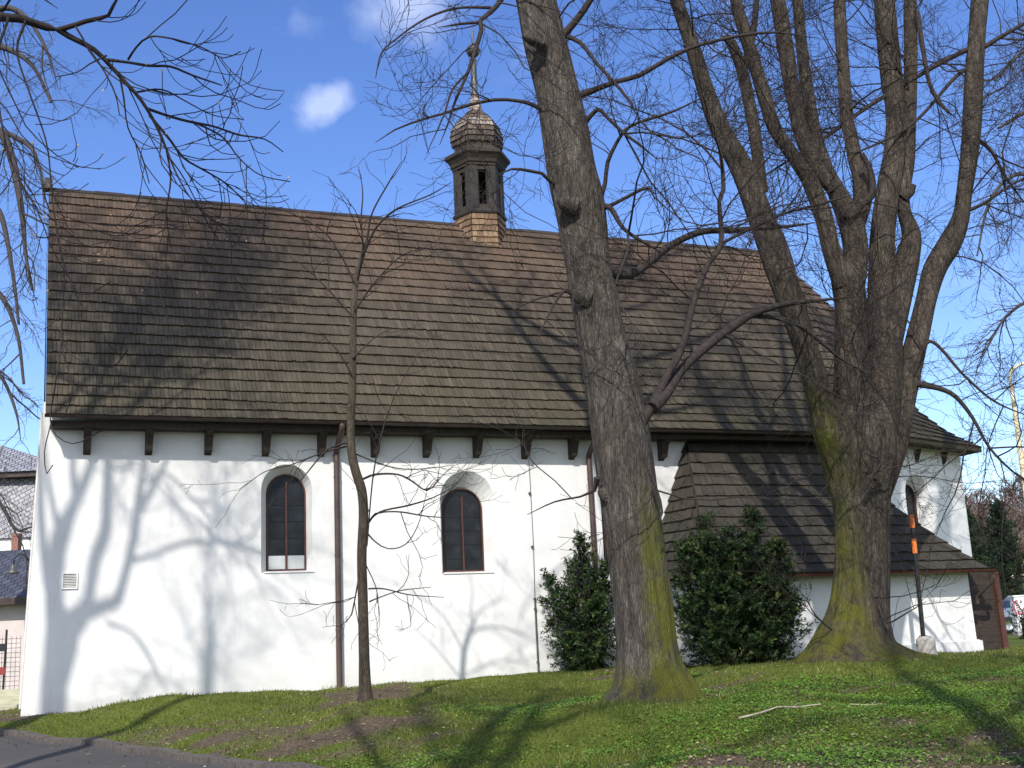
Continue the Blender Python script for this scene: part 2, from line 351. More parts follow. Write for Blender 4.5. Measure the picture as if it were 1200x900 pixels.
CP = np.array(CP)
def hraw(X, Y):
    X = np.asarray(X, float); Y = np.asarray(Y, float); sh = X.shape; X = X.ravel(); Y = Y.ravel(); out = np.empty(len(X))
    for a in range(0, len(X), 20000):
        d2 = (X[a:a+20000, None]-CP[None, :, 0])**2 + (Y[a:a+20000, None]-CP[None, :, 1])**2
        w = 1/(d2+.35)**1.7; out[a:a+20000] = (w*CP[None, :, 2]).sum(1)/w.sum(1)
    return out.reshape(sh)
def kside(X, Y):                    # signed distance to the kerb line, positive on the lawn side
    X = np.asarray(X, float); Y = np.asarray(Y, float)
    best = np.full(X.shape, 1e9); sg = np.ones(X.shape)
    for a, b in zip(KERB[:-1], KERB[1:]):
        d = b-a; L2 = d@d; t = np.clip(((X-a[0])*d[0]+(Y-a[1])*d[1])/L2, 0, 1)
        qx = X-a[0]-t*d[0]; qy = Y-a[1]-t*d[1]; dd = np.hypot(qx, qy); s = np.sign(d[0]*(Y-a[1])-d[1]*(X-a[0]))
        m = dd < best; best = np.where(m, dd, best); sg = np.where(m, s, sg)
    return best*sg
def hgt(X, Y):
    X = np.asarray(X, float); Y = np.asarray(Y, float); h = hraw(X, Y); k = kside(X, Y)
    lum = .022*np.sin(X*2.1+1.3*np.sin(Y*1.7))*np.sin(Y*2.6+.8*np.sin(X*1.3)) + .012*np.sin(X*5.3+Y*3.7)
    r = np.hypot(X, Y); rise = np.clip((r-90)/200, 0, 1)**1.5*8*np.clip((X-20)/60, 0, 1)
    return h + np.where(k > -.03, lum*np.clip(k/.4, 0, 1), -.09) + rise
def g1(x, y): return float(hgt(np.array([x]), np.array([y]))[0])

def axis(lo, hi, core, step, grow=1.35):
    a = list(np.arange(core[0], core[1]+1e-6, step)); s = step
    while a[-1] < hi: s *= grow; a.append(a[-1]+s)
    s = step
    while a[0] > lo: s *= grow; a.insert(0, a[0]-s)
    return np.array(a)
xs = axis(-900, 900, (-12, 14), .09); ys = axis(-200, 1500, (6, 26), .09)
GX, GY = np.meshgrid(xs, ys); GZ = hgt(GX, GY)
def vn(X, Y, s, seed):
    r = np.random.default_rng(seed); g_ = np.zeros_like(X)
    for k in range(9):
        a = r.uniform(0, 6.28); f = s*r.uniform(.6, 1.8); g_ += np.sin((X*cos(a)+Y*sin(a))*f+r.uniform(0, 6.28)+.9*np.sin((X*sin(a)-Y*cos(a))*f*.7))
    return g_/4.5
def bare(X, Y):
    return vn(X, Y, 1.1, 8)*.5+vn(X, Y, 4.2, 9)*.4-.05+.8*np.exp(-((X-2.7)**2/4+(Y-10.6)**2/.7))+.55*np.exp(-((X+1.9)**2/5+(Y-16.3)**2/1.5))+.3*np.exp(-((X+5)**2/3+(Y-17.5)**2/.8))
def gridmesh(name, Z, mask, m, kind, va=0.0):
    nx = len(xs); ny = len(ys); V = np.stack([GX, GY, Z], -1).reshape(-1, 3)
    i = np.arange(ny-1)[:, None]*nx; j = np.arange(nx-1)[None]
    Q = np.stack([i+j, i+j+1, i+nx+j+1, i+nx+j], -1).reshape(-1, 4)
    if mask is not None:
        mk = mask.ravel(); Q = Q[mk[Q].all(1)]
        used = np.unique(Q); re = np.full(len(V), -1); re[used] = np.arange(len(used)); V = V[used]; Q = re[Q]
    mb = MB(); mb.add(V, Q, 0, va); o = mb.build(name, m, None, True); o['kind'] = kind; return o
gridmesh('ground', GZ, None, MT['lawn'], 'structure', np.clip(bare(GX, GY)*1.2+.1, 0, 1).ravel())
KS = kside(GX, GY)
far = np.hypot(GX, GY) < 60
gridmesh('path', GZ+.012, (KS < .06) & far, MT['asphalt'], 'structure')
def smooth_path(P, step=.2):
    P = np.asarray(P, float)
    if len(P) < 3:
        n = max(2, int(np.linalg.norm(P[-1]-P[0])/step)+1); return P[0]+(P[-1]-P[0])*np.linspace(0, 1, n)[:, None]
    out = []; Q = np.vstack([2*P[0]-P[1], P, 2*P[-1]-P[-2]])
    for i in range(1, len(Q)-2):
        n = max(1, int(np.linalg.norm(Q[i+1][:3]-Q[i][:3])/step))
        for k in range(n):
            t = k/n; out.append(.5*((2*Q[i])+(-Q[i-1]+Q[i+1])*t+(2*Q[i-1]-5*Q[i]+4*Q[i+1]-Q[i+2])*t*t+(-Q[i-1]+3*Q[i]-3*Q[i+1]+Q[i+2])*t**3))
    out.append(P[-1]); return np.array(out)
kp = smooth_path(np.c_[KERB[:12], np.zeros(12)], .25)
kb = MB(); kz = hraw(kp[:, 0], kp[:, 1])
T = np.gradient(kp[:, :2], axis=0); T /= np.linalg.norm(T, axis=1, keepdims=True); Nn = np.c_[-T[:, 1], T[:, 0]]
for i in range(0, len(kp)-1):
    ring = []
    for j, e in ((i, .006), (i+1, -.006)):
        for s, z in ((-.075, -.16), (.075, -.16), (.075, .012), (-.075, .0)):
            jit = .004*sin(i*2.7+s*9)
            p = kp[j, :2]+Nn[j]*(s+jit)+T[j]*e; ring.append((p[0], p[1], kz[j]+z+.004*sin(i*1.9)))
    kb.hexa([ring[0], ring[1], ring[5], ring[4], ring[3], ring[2], ring[6], ring[7]])
kb.build('kerb', MT['kerb_stone'], None, False, 'structure')

# ------------------------------------------------------------------ church
church = empty('church', (ORG[0], ORG[1], 0), 'white plastered church with steep wooden shingle roof and small onion-domed turret', 'church', rz=PHI)
def roof_curve(a, b, prof):        # a eave corner, b ridge point, prof(t)->height fraction
    a = np.array(a, float); b = np.array(b, float)
    def f(t):
        p = a+(b-a)*t; p[2] = a[2]+(b[2]-a[2])*prof(t); return p
    return f
def main_prof(t): return t-.022*(1-exp(-t/.07))*(1-t)
hs = np.array([0, .126, .246, .361, .57, .696, .842, 1.0]); hz = np.array([11.85, 11.05, 10.34, 9.61, 7.85, 6.84, 6.14, 5.65])
def flare_prof(t): return (np.interp(1-t, hs, hz)-5.65)/(11.85-5.65)
def shingle_facet(mb, LL, RR, n, wr=(.06, .11), lift=.046, seed=1, wob=.045):
    r = np.random.default_rng(seed); deck = 14
    for k in range(deck):
        t0 = k/deck; t1 = (k+1)/deck
        q = [LL(t0), RR(t0), RR(t1), LL(t1)]; nn_ = nrm(np.cross(q[1]-q[0], q[2]-q[0]+1e-6*q[3])) if np.linalg.norm(q[2]-q[3]) > 1e-4 else nrm(np.cross(q[1]-q[0], q[3]-q[0]))
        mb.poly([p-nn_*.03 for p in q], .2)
    ph = r.uniform(0, 6, 8)
    for i in range(n):
        t0 = i/n; t1 = min(1, (i+1.18)/n)
        a0, b0, a1, b1 = LL(t0), RR(t0), LL(t1), RR(t1); ln = np.linalg.norm(b0-a0)
        if ln < .05: continue
        nv = nrm(np.cross(b0-a0, a1-a0)) if np.linalg.norm(a1-a0) > 1e-6 else np.array([0, 0, 1.])
        w = r.uniform(wr[0], wr[1], int(ln/wr[0])+3); e = np.concatenate([[0], np.cumsum(w)]); e = e[e < ln-.02]; e = np.append(e, ln)/ln
        m = len(e)-1; ua, ub = e[:-1], e[1:]
        gap = .0035/ln; ct = r.normal(0, .09)
        sag = wob/n*(np.sin(ua*9+ph[0]+i*.8)+.7*np.sin(ua*23+ph[1]+i*1.7)+.6*np.sin(ua*51+i*2.9))*min(1, i)
        tb = np.clip(t0 + sag + r.normal(0, .018/n, m)*min(1, i), 0, 1)
        ax = (a1-a0)/(t1-t0); bx = (b1-b0)/(t1-t0)
        def p(uu, tt):
            A = a0[None]+ax[None]*(tt-t0)[:, None]; B = b0[None]+bx[None]*(tt-t0)[:, None]; return A+(B-A)*uu[:, None]
        lf = (lift + np.abs(r.normal(0, .008, m)))[:, None]*nv[None]
        u0 = ua+gap; u1 = ub-gap; tt1 = np.full(m, t1)
        v0 = p(u0, tb)+lf; v1 = p(u1, tb)+lf; v2 = p(u1, tt1)+nv*.006; v3 = p(u0, tt1)+nv*.006
        v4 = p(u0, tb)-nv*.004; v5 = p(u1, tb)-nv*.004
        V = np.stack([v0, v1, v2, v3, v4, v5], 1).reshape(-1, 3); b_ = (np.arange(m)*6)[:, None]
        tint = np.clip(.5+ct+r.normal(0, .17, m), .02, 1)
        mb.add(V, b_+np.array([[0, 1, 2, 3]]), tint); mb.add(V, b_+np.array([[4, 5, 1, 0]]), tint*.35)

# walls
def arch(x0, x1, zb, zs, n=14):
    r = (x1-x0)/2; c = (x0+x1)/2
    return [(x0, zb), (x1, zb)] + [(c+r*cos(a), zs+r*sin(a)) for a in np.linspace(0, pi, n)]
WIN = [dict(o=(4.06, 5.03, 2.90, 4.47), i=(4.205, 4.965, 2.935, 4.42), panel=True), dict(o=(7.61, 8.77, 2.80, 4.275), i=(7.73, 8.60, 2.835, 4.11), panel=False),
       dict(o=(11.17, 12.2, 2.77, 4.3), i=(11.32, 12.08, 2.805, 4.2), panel=False)]
xe = lambda z: .0322*(z-.6)
AX, AY = 18.14, -.025; BX, BY = 22.02, 1.19
wall = MB()
def flat_wall(mb, outer, holes, fn):
    polys = [[Vector((x, z, 0)) for x, z in outer]] + [[Vector((x, z, 0)) for x, z in h] for h in holes]
    flat = [v for p in polys for v in p]
    tri = geometry.tessellate_polygon(polys)
    V = [fn(v.x, v.y) for v in flat]
    F = []
    for t in tri:
        a, b, c = (flat[k] for k in t)
        if (b.x-a.x)*(c.y-a.y)-(b.y-a.y)*(c.x-a.x) < 0: t = (t[0], t[2], t[1])
        F.append(tuple(t))
    mb.add(V, F)
def reveal(mb, ho, hi, fn, dep):
    n = len(ho)
    for k in range(n):
        k2 = (k+1) % n
        mb.poly([fn(ho[k][0], ho[k][1], 0), fn(hi[k][0], hi[k][1], dep), fn(hi[k2][0], hi[k2][1], dep), fn(ho[k2][0], ho[k2][1], 0)])
TOPZ = 6.05
fw = lambda x, z, d=0: (x, d, z)
oh = [arch(*w_['o']) for w_ in WIN]; ih = [arch(*w_['i']) for w_ in WIN]
flat_wall(wall, [(xe(-.4), -.4), (AX, -.4), (AX, TOPZ), (xe(TOPZ), TOPZ)], oh, lambda x, z: (x, 0, z))
for a, b in zip(oh, ih): reveal(wall, a, b, fw, .3)
wall.poly([(xe(-.4), 0, -.4), (xe(TOPZ), 0, TOPZ), (.05, 4.5, 11.75), (xe(TOPZ), 9, TOPZ), (xe(-.4), 9, -.4)])     # left gable
wall.poly([(xe(-.4), 9, -.4), (AX, 9, -.4), (AX, 9, TOPZ), (xe(TOPZ), 9, TOPZ)][::-1])
wall.build('nave_wall', MT['plaster'], church)
aw = MB(); fd = np.array([BX-AX, BY-AY]); fl = np.linalg.norm(fd); fd /= fl; fnn = np.array([-fd[1], fd[0]])
af = lambda s, z, d=0: (AX+fd[0]*s+fnn[0]*d, AY+fd[1]*s+fnn[1]*d, z)
no = arch(1.42, 2.46, 3.1, 4.43); ni = arch(1.62, 2.30, 3.14, 4.40)
flat_wall(aw, [(0, -.4), (fl, -.4), (fl, 5.75), (0, 5.75)], [no], lambda s, z: af(s, z))
reveal(aw, no, ni, af, .32)
aw.poly([(BX, BY, -.4), (BX, 9-BY, -.4), (BX, 9-BY, 5.75), (BX, BY, 5.75)])
aw.poly([(BX, 9-BY, -.4), (AX, 9-AY, -.4), (AX, 9-AY, 5.75), (BX, 9-BY, 5.75)])
aw.build('apse_wall', MT['plaster'], church)

# windows
def window(ii, fn, dep, panel, mull=True):
    x0, x1, zb, zs = ii
    outer = arch(x0+.005, x1-.005, zb+.005, zs); t = .03; inner = arch(x0+t, x1-t, zb+t+.01, zs)
    f = MB(); n = len(outer)
    for k in range(n):
        k2 = (k+1) % n
        a, b, c, d = outer[k], outer[k2], inner[k2], inner[k]
        f.poly([fn(*a, dep-.035), fn(*b, dep-.035), fn(*c, dep-.035), fn(*d, dep-.035)])
        f.poly([fn(*d, dep-.035), fn(*c, dep-.035), fn(*c, dep+.03), fn(*d, dep+.03)])
        f.poly([fn(*b, dep-.035), fn(*a, dep-.035), fn(*a, dep+.03), fn(*b, dep+.03)])
    fo = f.build('window', MT['red_paint'], church)
    g = MB(); g.poly([fn(*p, dep+.012) for p in arch(x0+.02, x1-.02, zb+.02, zs)]); g.build('pane', MT['window_glass'], fo)
    if mull:
        c = (x0+x1)/2; r = (x1-x0)/2; mb = MB()
        def bar(xa, xb, za, zb_, d0=-.03):
            P = [fn(xa, za, dep+d0), fn(xb, za, dep+d0), fn(xb, za, dep+.008), fn(xa, za, dep+.008), fn(xa, zb_, dep+d0), fn(xb, zb_, dep+d0), fn(xb, zb_, dep+.008), fn(xa, zb_, dep+.008)]
            mb.hexa(P)
        bar(c-.016, c+.016, zb+.04, zs+r*.62)
        mb.build('mullion', MT['red_paint'], fo)
        for k in range(1, 5):
            z = zb+(zs+r*.3-zb)*k/5
            for q0, q1 in ((x0+.035, c-.018), (c+.018, x1-.035)):
                mb = MB(); bar(q0, q1, z-.0035, z+.0035, -.002); mb.build('glazing_bar', MT['black_paint'], fo)
        if panel:
            zt = zb+.30
            for q0, q1 in ((x0+.034, c-.018), (c+.018, x1-.034)):
                mb = MB(); bar(q0, q1, zb+.045, zt, .0); mb.build('lower_panel', MT['lime_panel'], fo)
    s = MB(); w = .09
    P = [(x0-.10, -.03), (x1+.14, -.03)]
    s.hexa([fn(x0-.10, zb-.04, -.02), fn(x1+.10, zb-.04, -.02), fn(x1-.0, zb-.012, dep), fn(x0+.0, zb-.012, dep), fn(x0-.10, zb-.02, -.02), fn(x1+.10, zb-.02, -.02), fn(x1-.0, zb+.012, dep), fn(x0+.0, zb+.012, dep)])
    s.build('sill', MT['plaster'], fo)
for w_ in WIN: window(w_['i'], fw, .3, w_['panel'])
window((1.62, 2.30, 3.14, 4.40), af, .32, False, False)

# roofs
EZ = 5.70
eL = (.22, -.55, EZ); eA = (18.3, -.55, EZ); eB = (22.3, .70, 5.65); rL = (.07, 4.5, 11.85); rR = (19.24, 4.5, 11.85)
hA = roof_curve(eA, rR, main_prof); hB = roof_curve(eB, rR, flare_prof); hL = roof_curve(eL, rL, main_prof)
rf = MB(); shingle_facet(rf, hL, hA, 24, seed=3)
bk = [(eL[0], 9.55, EZ), (eA[0], 9.55, EZ), rR, rL]; rf.poly([bk[1], bk[0], bk[3], bk[2]], .4)
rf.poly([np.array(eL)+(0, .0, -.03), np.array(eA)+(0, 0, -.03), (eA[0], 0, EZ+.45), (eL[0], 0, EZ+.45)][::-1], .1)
# thickness at the verge
for k in range(14):
    a, b = hL(k/14), hL((k+1)/14); rf.poly([a, b, b-(0, 0, .14), a-(0, 0, .14)], .3)
roof = rf.build('roof', MT['shingle'], church)
ar = MB(); shingle_facet(ar, hA, hB, 24, seed=5)
hB2 = roof_curve((22.3, 8.3, 5.65), rR, flare_prof); shingle_facet(ar, hB, hB2, 24, seed=6)
hA2 = roof_curve((18.3, 9.55, EZ), rR, main_prof); shingle_facet(ar, hB2, hA2, 10, (.4, .6), seed=8)
for (a, b) in ((hA, hB), (hB, hB2)):        # eave fascia and soffit
    p, q = a(0), b(0); c = np.array([19.2, 4.5, 5.9])
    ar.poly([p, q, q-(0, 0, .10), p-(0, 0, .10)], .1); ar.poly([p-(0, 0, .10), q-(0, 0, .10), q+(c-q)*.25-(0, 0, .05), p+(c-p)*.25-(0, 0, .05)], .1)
ar.build('apse_roof', MT['shingle'], church)
rc = MB()
r2 = np.random.default_rng(5); x = .05
while x < 19.2:
    l = r2.uniform(.5, 1.1); x1 = min(19.25, x+l); z = 11.835+r2.normal(0, .006)
    rc.hexa([(x, 4.40, z-.08), (x1-.006, 4.40, z-.08), (x1-.006, 4.53, z+.03), (x, 4.53, z+.03), (x, 4.39, z-.045), (x1-.006, 4.39, z-.045), (x1-.006, 4.53, z+.065), (x, 4.53, z+.065)], r2.uniform(.2, .8)); x = x1
rc.build('ridge_cap', MT['shingle_dark'], roof)
kn = MB(); kn.hexa([(-.06, 4.34, 11.80), (.16, 4.34, 11.80), (.16, 4.62, 11.80), (-.06, 4.62, 11.80), (-.03, 4.37, 12.06), (.13, 4.37, 12.06), (.13, 4.59, 12.06), (-.03, 4.59, 12.06)]); kn.build('ridge_block', MT['grey_wood'], roof)
# wall plate and rafter tails
pl_ = MB(); pl_.box((.3, -.42, 5.54), (18.2, -.02, 5.64)); pl_.build('eave_board', MT['dark_wood'], church)
for k in range(18):
    x = .93+1.068*k
    if x > 17.9: break
    if 13.0 < x < 17.3: continue
    b = MB(); j = r2.uniform(-.015, .015)
    b.hexa([(x-.065, -.012, 5.10+j), (x+.065, -.012, 5.10+j), (x+.065, -.002, 5.10+j), (x-.065, -.002, 5.10+j), (x-.065, -.40, 5.535), (x+.065, -.40, 5.535), (x+.065, -.002, 5.535), (x-.065, -.002, 5.535)])
    b.hexa([(x-.06, -.20, 5.165+j), (x+.06, -.20, 5.165+j), (x+.06, -.014, 5.12+j), (x-.06, -.014, 5.12+j), (x-.06, -.30, 5.40), (x+.06, -.30, 5.40), (x+.06, -.014, 5.40), (x-.06, -.014, 5.40)])
    b.build('rafter_tail', MT['dark_wood'], church)
for s in (.85, 2.05, 3.25):
    b = MB(); P = [af(s-.045, 5.32, -.07), af(s+.045, 5.32, -.07), af(s+.045, 5.25, -.004), af(s-.045, 5.25, -.004), af(s-.045, 5.56, -.16), af(s+.045, 5.56, -.16), af(s+.045, 5.56, -.004), af(s-.045, 5.56, -.004)]
    b.hexa(P); b.build('rafter_tail', MT['dark_wood'], church)
# gutter: half-round trough on the long eave
def trough(mb, p0, p1, r=.07, n=9):
    p0 = np.array(p0, float); p1 = np.array(p1, float); seg = 40
    d = nrm(p1-p0); o = np.array([d[1], -d[0], 0]); V = []
    for k in range(seg+1):
        c = p0+(p1-p0)*k/seg
        for q in (r, r-.008):
            for a in np.linspace(pi, 2*pi, n): V.append(c+o*(-cos(a))*q+np.array([0, 0, sin(a)*q]))
    m = 2*n
    F = []
    for k in range(seg):
        for j in range(n-1):
            F.append((k*m+j, k*m+j+1, (k+1)*m+j+1, (k+1)*m+j)); F.append((k*m+n+j+1, k*m+n+j, (k+1)*m+n+j, (k+1)*m+n+j+1))
        for j in (0, n-1): F.append((k*m+j, k*m+n+j, (k+1)*m+n+j, (k+1)*m+j))
    mb.add(V, F)
    for k in (0, seg): mb.poly([V[k*m+j] for j in range(n)])
g = MB(); trough(g, (.20, -.605, 5.71), (18.2, -.605, 5.68), .055); gut = g.build('gutter', MT['gutter_metal'], church, True)
for x in (5.50, 10.92):
    d = MB(); dz = .70
    P = smooth_path([(x, -.60, 5.64), (x, -.58, 5.56), (x, -.25, 5.33), (x, -.085, 5.18), (x, -.08, 5.0)], .04)
    d.tube(P, .058, 12); d.tube([(x, -.08, 5.02), (x, -.08, dz)], .058, 12)
    dp = d.build('downpipe', MT['downpipe_metal'], church, True)
    c = MB()
    for z in (4.7, 3.2, 1.8): c.tube([(x, -.08, z-.02), (x, -.08, z+.02)], .064, 12); c.box((x-.012, -.03, z-.012), (x+.012, .02, z+.012))
    c.build('pipe_clip', MT['downpipe_metal'], dp)
# vent grille
v = MB(); x0, x1, z0, z1 = .585, .845, 2.70, 2.99
for a in (((x0, -.025, z0), (x1, .01, z0+.025)), ((x0, -.025, z1-.025), (x1, .01, z1)), ((x0, -.025, z0+.026), (x0+.022, .01, z1-.026)), ((x1-.022, -.025, z0+.026), (x1, .01, z1-.026))): v.box(*a)
vo = v.build('vent_grille', MT['white_paint'], church)
v = MB()
for k in range(8):
    z = z0+.032+k*.0285; v.hexa([(x0+.024, -.020, z), (x1-.024, -.020, z), (x1-.024, -.004, z+.014), (x0+.024, -.004, z+.014), (x0+.024, -.020, z+.006), (x1-.024, -.020, z+.006), (x1-.024, -.004, z+.020), (x0+.024, -.004, z+.020)])
v.build('louvre', MT['pale_frame'], vo); v = MB(); v.poly([(x0+.02, -.003, z0+.02), (x1-.02, -.003, z0+.02), (x1-.02, -.003, z1-.02), (x0+.02, -.003, z1-.02)]); v.build('backing', MT['black_paint'], vo)
# lightning conductor
lc = MB(); lc.tube([(9.56, -.04, 5.1), (9.57, -.04, 3.4), (9.545, -.04, 2.2)], .006, 5); lc.tube([(9.545, -.04, 2.25), (9.55, -.04, .75)], .019, 8)
lco = lc.build('lightning_conductor', MT['zinc'], church, True)
cl_ = MB()
for z in (4.4, 3.3, 2.25, 2.05, 1.0): cl_.box((9.53, -.05, z-.02), (9.575, .0, z+.02))
cl_.build('clamp', MT['zinc'], lco)

cd = MB(); cd.tube([(xe(z)-.02, .18, z) for z in np.linspace(.7, 5.9, 8)], .022, 8); cd.build('conduit', MT['pale_frame'], church, True)
# turret
TX, TY = 10.40, 4.5; TR = .845; rot = radians(-9); HX = [rot+k*pi/3 for k in range(6)]
tur = empty('turret', (0, 0, 0)); tur.parent = church
def hexpt(r, k, z):
    r = r*.80
    return np.array([TX+r*cos(HX[k % 6]), TY+r*sin(HX[k % 6]), z])
sk = MB()
def ring_course(mb, r0, z0, r1, z1, rr, base=.5, wr=(.09, .15)):
    for k in range(6):
        a0, b0, a1, b1 = hexpt(r0, k, z0), hexpt(r0, k+1, z0), hexpt(r1, k, z1), hexpt(r1, k+1, z1)
        ln = np.linalg.norm(b0-a0); n = max(1, int(ln/rr.uniform(*wr))); nv = nrm(np.cross(b0-a0, a1-a0))
        for j in range(n):
            u0, u1 = j/n+.008, (j+1)/n-.008; l = .022+abs(rr.normal(0, .006)); tn = float(np.clip(base+rr.normal(0, .2), .02, 1)); dz = rr.normal(0, .006)
            p0 = a0+(b0-a0)*u0; p1 = a0+(b0-a0)*u1; q0 = a1+(b1-a1)*u0; q1 = a1+(b1-a1)*u1
            p0 = p0+(0, 0, dz); p1 = p1+(0, 0, dz)
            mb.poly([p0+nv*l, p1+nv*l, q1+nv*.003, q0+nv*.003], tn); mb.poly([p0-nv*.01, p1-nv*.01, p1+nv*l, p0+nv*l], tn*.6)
        mb.poly([a0-nv*.01, b0-nv*.01, b1-nv*.01, a1-nv*.01], .1)
rr = np.random.default_rng(11)
zz = np.linspace(10.75, 12.02, 9)
for k in range(8): ring_course(sk, .84, zz[k], .82, zz[k+1]+.03, rr, .55)
sk.build('skirt', MT['shingle_fresh'], tur)
sh = MB()
def hexring(mb, r0, z0, r1, z1):
    for k in range(6): mb.poly([hexpt(r0, k, z0), hexpt(r0, k+1, z0), hexpt(r1, k+1, z1), hexpt(r1, k, z1)])
prof = [(.70, 12.02), (.88, 12.02), (.90, 12.07), (.88, 12.10), (.84, 12.14), (.80, 12.14), (.74, 12.14)]
for a, b in zip(prof[:-1], prof[1:]): hexring(sh, a[0], a[1], b[0], b[1])
sh.add([hexpt(.74, k, 12.13) for k in range(6)], [list(range(6))])
sh.build('base_moulding', MT['shaft_wood'], tur)
for k in range(6):                                        # corner posts, each a board on either side of the angle
    po = MB()
    c = hexpt(.83, k, 0); d1 = nrm(hexpt(.83, k+1, 0)-c); d0 = nrm(hexpt(.83, k-1, 0)-c); inn = nrm(np.array([TX, TY, 0])-c)*.09
    w = .20
    sec = [c, c+d1*w, c+d1*w+inn, c+inn*1.3, c+d0*w+inn, c+d0*w]
    lo = [p+(0, 0, 12.15) for p in sec]; hi = [p+(0, 0, 13.32) for p in sec]
    po.add(lo+hi, [(j, (j+1) % 6, 6+(j+1) % 6, 6+j) for j in range(6)]); po.build('post', MT['shaft_wood'], tur)
for k in range(6):
    a, b = hexpt(.80, k, 0), hexpt(.80, k+1, 0); d = b-a; i = nrm(np.array([TX, TY, 0])-(a+b)/2)*.05
    p, q = a+d*.26, b-d*.26
    for z0, z1 in ((12.15, 12.27), (13.20, 13.32)):
        br_ = MB(); br_.hexa([p+(0,0,z0), q+(0,0,z0), q+i+(0,0,z0), p+i+(0,0,z0), p+(0,0,z1), q+(0,0,z1), q+i+(0,0,z1), p+i+(0,0,z1)]); br_.build('rail', MT['dark_wood'], tur)
co = MB()
prof = [(.70, 13.321), (.86, 13.321), (.86, 13.36), (.91, 13.40), (.93, 13.47), (1.01, 13.56), (1.09, 13.62), (1.09, 13.70), (1.02, 13.74), (.86, 13.80), (.78, 13.86), (.70, 13.92)]
for a, b in zip(prof[:-1], prof[1:]): hexring(co, a[0], a[1], b[0], b[1])
co.add([hexpt(.71, k, 13.322) for k in range(6)], [list(range(6))]); co.build('cornice', MT['dark_wood'], tur)
dm = MB(); zs_ = np.array([13.88, 14.0, 14.13, 14.27, 14.41, 14.54, 14.66, 14.77, 14.86, 14.95, 15.03]); rs_ = np.array([.70, .80, .855, .865, .84, .775, .67, .55, .42, .31, .24])
for k in range(10): ring_course(dm, rs_[k]+.012, zs_[k], rs_[k+1], zs_[k+1]+.02, rr, [.04, .05, .14, .45, .8, .7, .55, .4, .3, .35][k], (.08, .13))
dm.build('onion_dome', MT['shingle_weathered'], tur)
cn = MB()
for k in range(6): ring_course(cn, .235-.026*k, 15.0+.1*k, .205-.026*k, 15.12+.1*k, rr, .85, (.1, .14)) if k < 5 else None
cn.build('spire_cone', MT['shingle_pale'], tur)
sp = MB(); sp.lathe([(.105, 15.47), (.115, 15.49), (.115, 15.53), (.085, 15.55), (.07, 16.45), (.10, 16.50), (.07, 16.56), (.03, 16.6)], (TX, TY, 0), 12); sp.lathe([(.02, 17.0), (.012, 17.6), (.004, 17.62)], (TX, TY, 0), 8); sp.build('spire_rod', MT['zinc'], tur, True)
bl = MB(); bl.lathe([(.002+.185*sin(a), 16.78-.185*cos(a)) for a in np.linspace(0, pi, 14)], (TX, TY, 0), 18); bl.lathe([(.19, 16.76), (.205, 16.78), (.19, 16.80)], (TX, TY, 0), 18); bl.build('spire_ball', MT['zinc'], tur, True)
bell = empty('bell', loc2w(TX-.22, TY, 12.55), 'small bronze bell hanging inside the open wooden roof turret', 'bell', rz=PHI)
bb = MB(); bb.lathe([(.0, .38), (.06, .37), (.10, .33), (.12, .22), (.15, .10), (.20, .02), (.21, 0), (.18, .0), (.13, .1), (.10, .2), (.0, .32)], (0, 0, 0), 20); bb.build('bell_body', MT['bronze'], bell, True)
bb = MB(); bb.box((-.035, -.45, .42), (.035, .45, .50)); bb.tube([(0, 0, .36), (0, 0, .43)], .03, 6); bb.build('headstock', MT['dark_wood'], bell)

# side chapel
cx0, cx1, cy = 12.36, 18.49, -2.5
cw_ = MB(); cw_.hexa([(cx0, cy, -.4), (cx1, cy, -.4), (cx1, .0-.003, -.4), (cx0, -.003, -.4), (cx0, cy, 2.5), (cx1-.06, cy, 2.5), (cx1-.06, -.003, 2.5), (cx0, -.003, 2.5)])
cw_.build('chapel_wall', MT['plaster'], church)
pn = MB(); pn.box((cx0-.06, cy-.07, -.4), (cx1+.06, cy-.002, 1.0)); pn.hexa([(cx0-.06, cy-.07, 1.002), (cx1+.06, cy-.07, 1.002), (cx1+.06, cy-.002, 1.002), (cx0-.06, cy-.002, 1.002), (cx0-.0, cy-.012, 1.03), (cx1, cy-.012, 1.03), (cx1, cy-.002, 1.03), (cx0, cy-.002, 1.03)])
pn.build('plinth', MT['plaster'], church)
tl, tr_, bl_, br2 = np.array([13.34, -.0, 5.55]), np.array([16.90, -.0, 5.55]), np.array([12.0, -2.87, 2.47]), np.array([18.66, -2.87, 2.45])
def cprof(t): return t-.06*sin(pi*t)
cl1, cr1 = roof_curve(bl_, tl, cprof), roof_curve(br2, tr_, cprof)
wl, wr_ = roof_curve((11.98, -.0, 2.5), tl, cprof), roof_curve((18.75, .3, 2.5), tr_, cprof)
cf = MB(); shingle_facet(cf, cl1, cr1, 13, (.10, .20), seed=21, wob=.02); shingle_facet(cf, wl, cl1, 13, (.10, .20), seed=22, wob=.02); shingle_facet(cf, cr1, wr_, 13, (.10, .20), seed=23, wob=.02)
cf.poly([bl_-(0,0,.04), br2-(0,0,.04), (18.5, -2.45, 2.5), (12.3, -2.45, 2.5)][::-1], .1)
cf.build('chapel_roof', MT['shingle_dark'], church)
g = MB(); trough(g, (11.95, -2.94, 2.475), (18.78, -2.94, 2.455), .06); cg = g.build('chapel_gutter', MT['copper_gutter'], church, True)
d = MB(); d.tube(smooth_path([(18.66, -2.95, 2.36), (18.66, -2.93, 2.22), (18.55, -2.75, 2.02), (18.53, -2.60, 1.9), (18.53, -2.58, 1.75)], .04), .04, 10); d.build('gutter_outlet', MT['dark_wood'], cg, True)
pw = MB(); px0, px1, py0 = 18.52, 19.42, -2.2
z = .35
while z < 2.33:
    pw.box((px0, py0, z), (px1, py0+.03+.006*sin(z*50), z+.145)); z += .15
